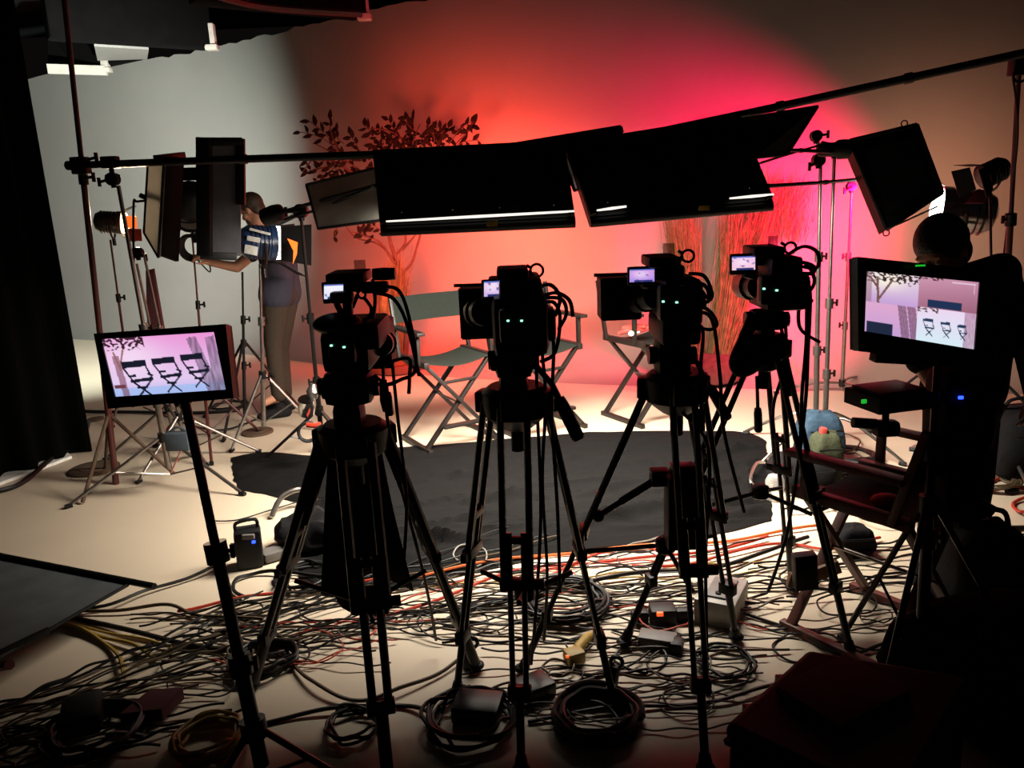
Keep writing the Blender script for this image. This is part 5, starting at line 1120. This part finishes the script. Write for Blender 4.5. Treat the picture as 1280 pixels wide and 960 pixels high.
# ------------------------------------------------------------------ cables
def coil(label, x, y, R_, turns, rr, mt, seed, squash=1., name='cable_coil'):
    rn = random.Random(seed); c = gnd(x, y); pts = []
    n = turns*14
    for k in range(n+1):
        a = 2*PI*k/14; j = R_*(1-.30*((k*7) % n)/n+.05*rn.uniform(-1, 1)); pts.append(c+Vector((math.cos(a)*j, math.sin(a)*j*squash, rr+.05*((k*5) % n)/n*min(1, turns/6)+rn.uniform(0, .006))))
    mb = MB(); mb.tube(crom(pts, 3), rr, 6); return tag(mb.build(name, mt), label, 'cable')
coil('big black cable coil at the bottom centre, right of the second tripod', 746, 905, .155, 14, .0085, 'c_black', 1)
coil('black cable coil in the middle of the tangle behind the second tripod', 708, 758, .20, 8, .007, 'c_black', 2)
coil('loose brown cable coil left of the front leg of the leftmost tripod', 443, 912, .10, 4, .006, 'c_black', 3)
coil('yellowish cable coil in the bottom left corner', 262, 935, .12, 9, .007, 'c_yellow', 4)
coil('dark cable coil at the bottom left beside the yellowish coil', 120, 925, .16, 12, .008, 'c_black', 5)
coil('loose black cable loops on the right of the third tripod', 905, 832, .12, 3, .006, 'c_black', 6)
coil('black cable coil on the floor behind the reddish chair', 1062, 572, .2, 5, .007, 'c_black', 7)
coil('thin black cable loops beside the charger', 385, 725, .16, 4, .007, 'c_black', 8)
coil('brown cable coil by the foot of the tall maroon stand', 1236, 607, .16, 5, .008, 'c_brown', 9)
coil('black cable coil at the foot of the left tripod leg', 330, 835, .13, 7, .007, 'c_black', 10)
coil('black cable loop lying by the technician stand', 288, 509, .17, 2, .01, 'c_black', 11)
coil('dark cable coil around the left foot of the second tripod', 590, 905, .17, 6, .007, 'c_black', 12)
mb = MB(); q_ = gnd(185, 900); mb.prism([q_+Vector((-.07, -.05, .015)), q_+Vector((.07, -.03, .015)), q_+Vector((.10, .09, .02)), q_+Vector((-.02, .08, .02))], (0, 0, .05)); tag(mb.build('tool_pouch', 'maroon'), 'dark maroon pouch among the cables at the bottom left', 'pouch')
mb = MB(); q_ = gnd(105, 905); mb.box(q_+Vector((0, 0, .04)), (.14, .18, .08), Matrix.Rotation(.4, 3, 'Z'), .3); tag(mb.build('stage_box', 'black'), 'black stage box under the cables at the bottom left', 'box')
def cable(label, pts, rr=.006, mt='c_black', group=None, seed=0, lift=.012):
    rn = random.Random(seed+len(pts)*13+int(pts[0][0])); P = crom([Vector((x, y, 0)) for x, y in pts], 7); out = []; ph = rn.uniform(0, 6); bz = rn.uniform(0, lift)
    for k, p in enumerate(P):
        g_ = gnd(p.x, min(p.y, 1030)); g_.z = rr+bz+.006+.006*math.sin(k*.37+ph); out.append(g_)
    mb = MB(); mb.tube(out, rr, 6); return tag(mb.build('floor_cable', mt), label, 'cable', group)
cable('black cable curving from the grey flag up to the left monitor stand', [(80, 768), (140, 762), (190, 742), (240, 726), (265, 716), (300, 690)], .008)
cable('brown cable running level from the grey flag to the left monitor stand', [(78, 768), (150, 768), (210, 763), (240, 772), (270, 778), (330, 780)], .008, 'c_brown')
cable('thick dark cable slanting down from the grey flag', [(76, 770), (120, 782), (180, 798), (240, 810), (300, 820)], .011)
cable('yellow cable curving down from the corner of the grey flag', [(60, 780), (100, 790), (130, 806), (150, 826), (156, 852)], .0085, 'c_yellow')
cable('second yellow cable fanning out from the corner of the grey flag', [(68, 776), (130, 800), (170, 812), (195, 828)], .0085, 'c_yellow')
cable('thin yellow cable ending near the left monitor stand', [(70, 777), (140, 796), (185, 806), (215, 812)], .006, 'c_yellow')
cable('thin red cable crossing behind the left monitor stand', [(222, 768), (265, 759), (320, 749), (400, 739), (476, 728)], .007, 'c_red')
cable('large black loop on the floor below the charger', [(310, 752), (293, 742), (296, 730), (312, 722), (340, 719), (400, 724), (430, 716)], .009)
cable('brown cable sagging between the first two tripods', [(350, 800), (368, 835), (390, 858), (425, 877), (465, 880), (505, 866), (550, 846), (585, 822)], .0075, 'c_brown')
cable('thick black cable in front of the leftmost tripod', [(312, 912), (380, 896), (440, 889), (500, 885), (530, 893), (548, 910)], .008)
cable('orange cable along the near edge of the black cloth', [(505, 728), (560, 716), (640, 702), (720, 694), (800, 687), (900, 680), (975, 668), (1030, 660)], .0075, 'c_orange')
cable('red cable wandering below the near edge of the black cloth', [(470, 780), (540, 756), (620, 726), (680, 712), (760, 706), (830, 700), (900, 690), (960, 676)], .0075, 'c_red')
cable('red cable looping up in the middle of the tangle', [(655, 745), (690, 722), (730, 705), (770, 690), (805, 688), (830, 700)], .007, 'c_red')
cable('red cable running toward the reddish chair', [(790, 712), (860, 708), (920, 694), (980, 682), (1040, 690), (1100, 676)], .007, 'c_red')
cable('thick black cable crossing behind the second and third tripods', [(560, 780), (640, 752), (720, 735), (800, 722), (880, 716), (950, 698), (1010, 676)], .010)
cable('black cable across the floor from the curtain to the stands', [(0, 618), (30, 606), (70, 575), (100, 560), (112, 530)], .016)
cable('dark flat cable behind the left monitor', [(95, 516), (150, 518), (230, 520), (300, 515)], .016)
cable('thin cable behind the left monitor stand', [(180, 512), (230, 530), (280, 540), (330, 523)], .007)
cable('orange cable coming in from the right edge of the photo', [(1300, 596), (1262, 597), (1236, 606), (1232, 614), (1256, 612), (1300, 613)], .009, 'c_red')
cable('red cable loop at the right edge below the connector', [(1300, 640), (1275, 645), (1266, 632), (1285, 625), (1300, 624)], .009, 'c_red')
cable('thick dark cable from the right edge toward the backpack', [(1300, 662), (1250, 664), (1210, 662)], .012)
cable('thin grey loop standing out at the near edge of the black cloth', [(575, 707), (567, 697), (575, 688), (592, 685), (606, 692), (608, 704), (596, 712)], .004, 'c_grey')
cable('black cable sweeping under the third tripod to the equipment case', [(660, 905), (760, 890), (830, 885), (900, 880), (960, 862), (1000, 850)], .007)
cable('black cable from the adapter to the bottom centre', [(815, 815), (790, 835), (740, 850), (690, 868), (640, 900)], .005)
cable('long thin cable running from the metal box to the right', [(930, 770), (990, 790), (1030, 815), (1060, 822), (1110, 808), (1180, 790), (1270, 770)], .007)
cable('thin dark cable at the foot of the reddish chair', [(960, 725), (1010, 735), (1060, 738), (1100, 722), (1150, 715)], .006)
cable('thin cable across the light floor left of the black cloth', [(265, 655), (300, 652), (340, 642), (372, 630)], .004)
def tangle(zone, poly, n, seed, labelz, mts, rad=(.003, .0052), loop=.4):
    rn = random.Random(seed); (x0, y0, x1, y1, slope) = poly
    for k in range(n):
        mt = rn.choices([m_[0] for m_ in mts], [m_[1] for m_ in mts])[0]
        L = rn.uniform(.45, 1.0)*(x1-x0); sx = rn.uniform(x0, max(x0+1, x1-L)); sy = rn.uniform(y0, y1)-slope*(sx-x0)
        lp = rn.random() < loop; sl = slope+rn.uniform(-.14, .14); pts = []
        A1, A2 = rn.uniform(4, 17), rn.uniform(0, 1.6); f1, f2 = rn.uniform(.3, .85), rn.uniform(1.1, 1.9); p1, p2 = rn.uniform(0, 6.3), rn.uniform(0, 6.3)
        N = 12; tl = rn.uniform(.25, .75)
        for i in range(N+1):
            t = i/N; x = sx+L*t; y = sy-sl*L*t+A1*math.sin(f1*6.28*t+p1)+A2*math.sin(f2*6.28*t+p2)
            if lp and i == int(N*tl):
                R1 = rn.uniform(18, 48); R2 = R1*rn.uniform(.3, .5); sg = rn.choice((-1, 1))
                for q in range(10):
                    a = 2*PI*q/9; pts.append((x+R1*math.sin(a)+q*1.5, y-sg*R2*(1-math.cos(a))))
            else: pts.append((x, y))
        if rn.random() < .25: pts = pts[:-2]+[(pts[-1][0], pts[-1][1]+rn.uniform(-16, 16))]
        col = {'c_black': 'black', 'c_brown': 'brown', 'c_red': 'red', 'c_orange': 'orange', 'c_yellow': 'yellowish', 'c_grey': 'grey'}[mt]
        cable('thin %s cable %s' % (col, labelz), pts, rn.uniform(*rad), mt, '%s cables %s' % (col, zone), seed*100+k, .025)
bk_ = [('c_black', 74), ('c_brown', 18), ('c_grey', 4), ('c_red', 4)]
tangle('at the lower left', (-120, 930, 330, 1010, .33), 24, 21, 'in the tangle at the lower left corner', [('c_black', 80), ('c_brown', 20)], (.0035, .006), .25)
tangle('around the left tripod leg', (160, 785, 500, 860, .16), 15, 27, 'winding around the left leg of the leftmost tripod', [('c_black', 75), ('c_brown', 25)])
tangle('between the first two tripods', (260, 765, 700, 835, .18), 21, 22, 'in the tangle between the first two tripods', [('c_black', 72), ('c_brown', 20), ('c_red', 6), ('c_grey', 3)])
tangle('behind the middle tripods', (520, 718, 1000, 800, .06), 27, 23, 'in the tangle behind the second and third tripods', [('c_black', 60), ('c_brown', 20), ('c_red', 10), ('c_yellow', 6), ('c_grey', 4)])
tangle('in front of the middle tripods', (570, 820, 960, 900, .04), 11, 24, 'looping in front of the second and third tripods', bk_, loop=.7)
tangle('around the reddish chair', (930, 690, 1290, 800, .05), 12, 25, 'lying around the legs of the reddish chair', bk_, loop=.5)
tangle('behind the reddish chair', (975, 570, 1150, 650, .05), 9, 26, 'behind the reddish chair', bk_, (.004, .006), .7)
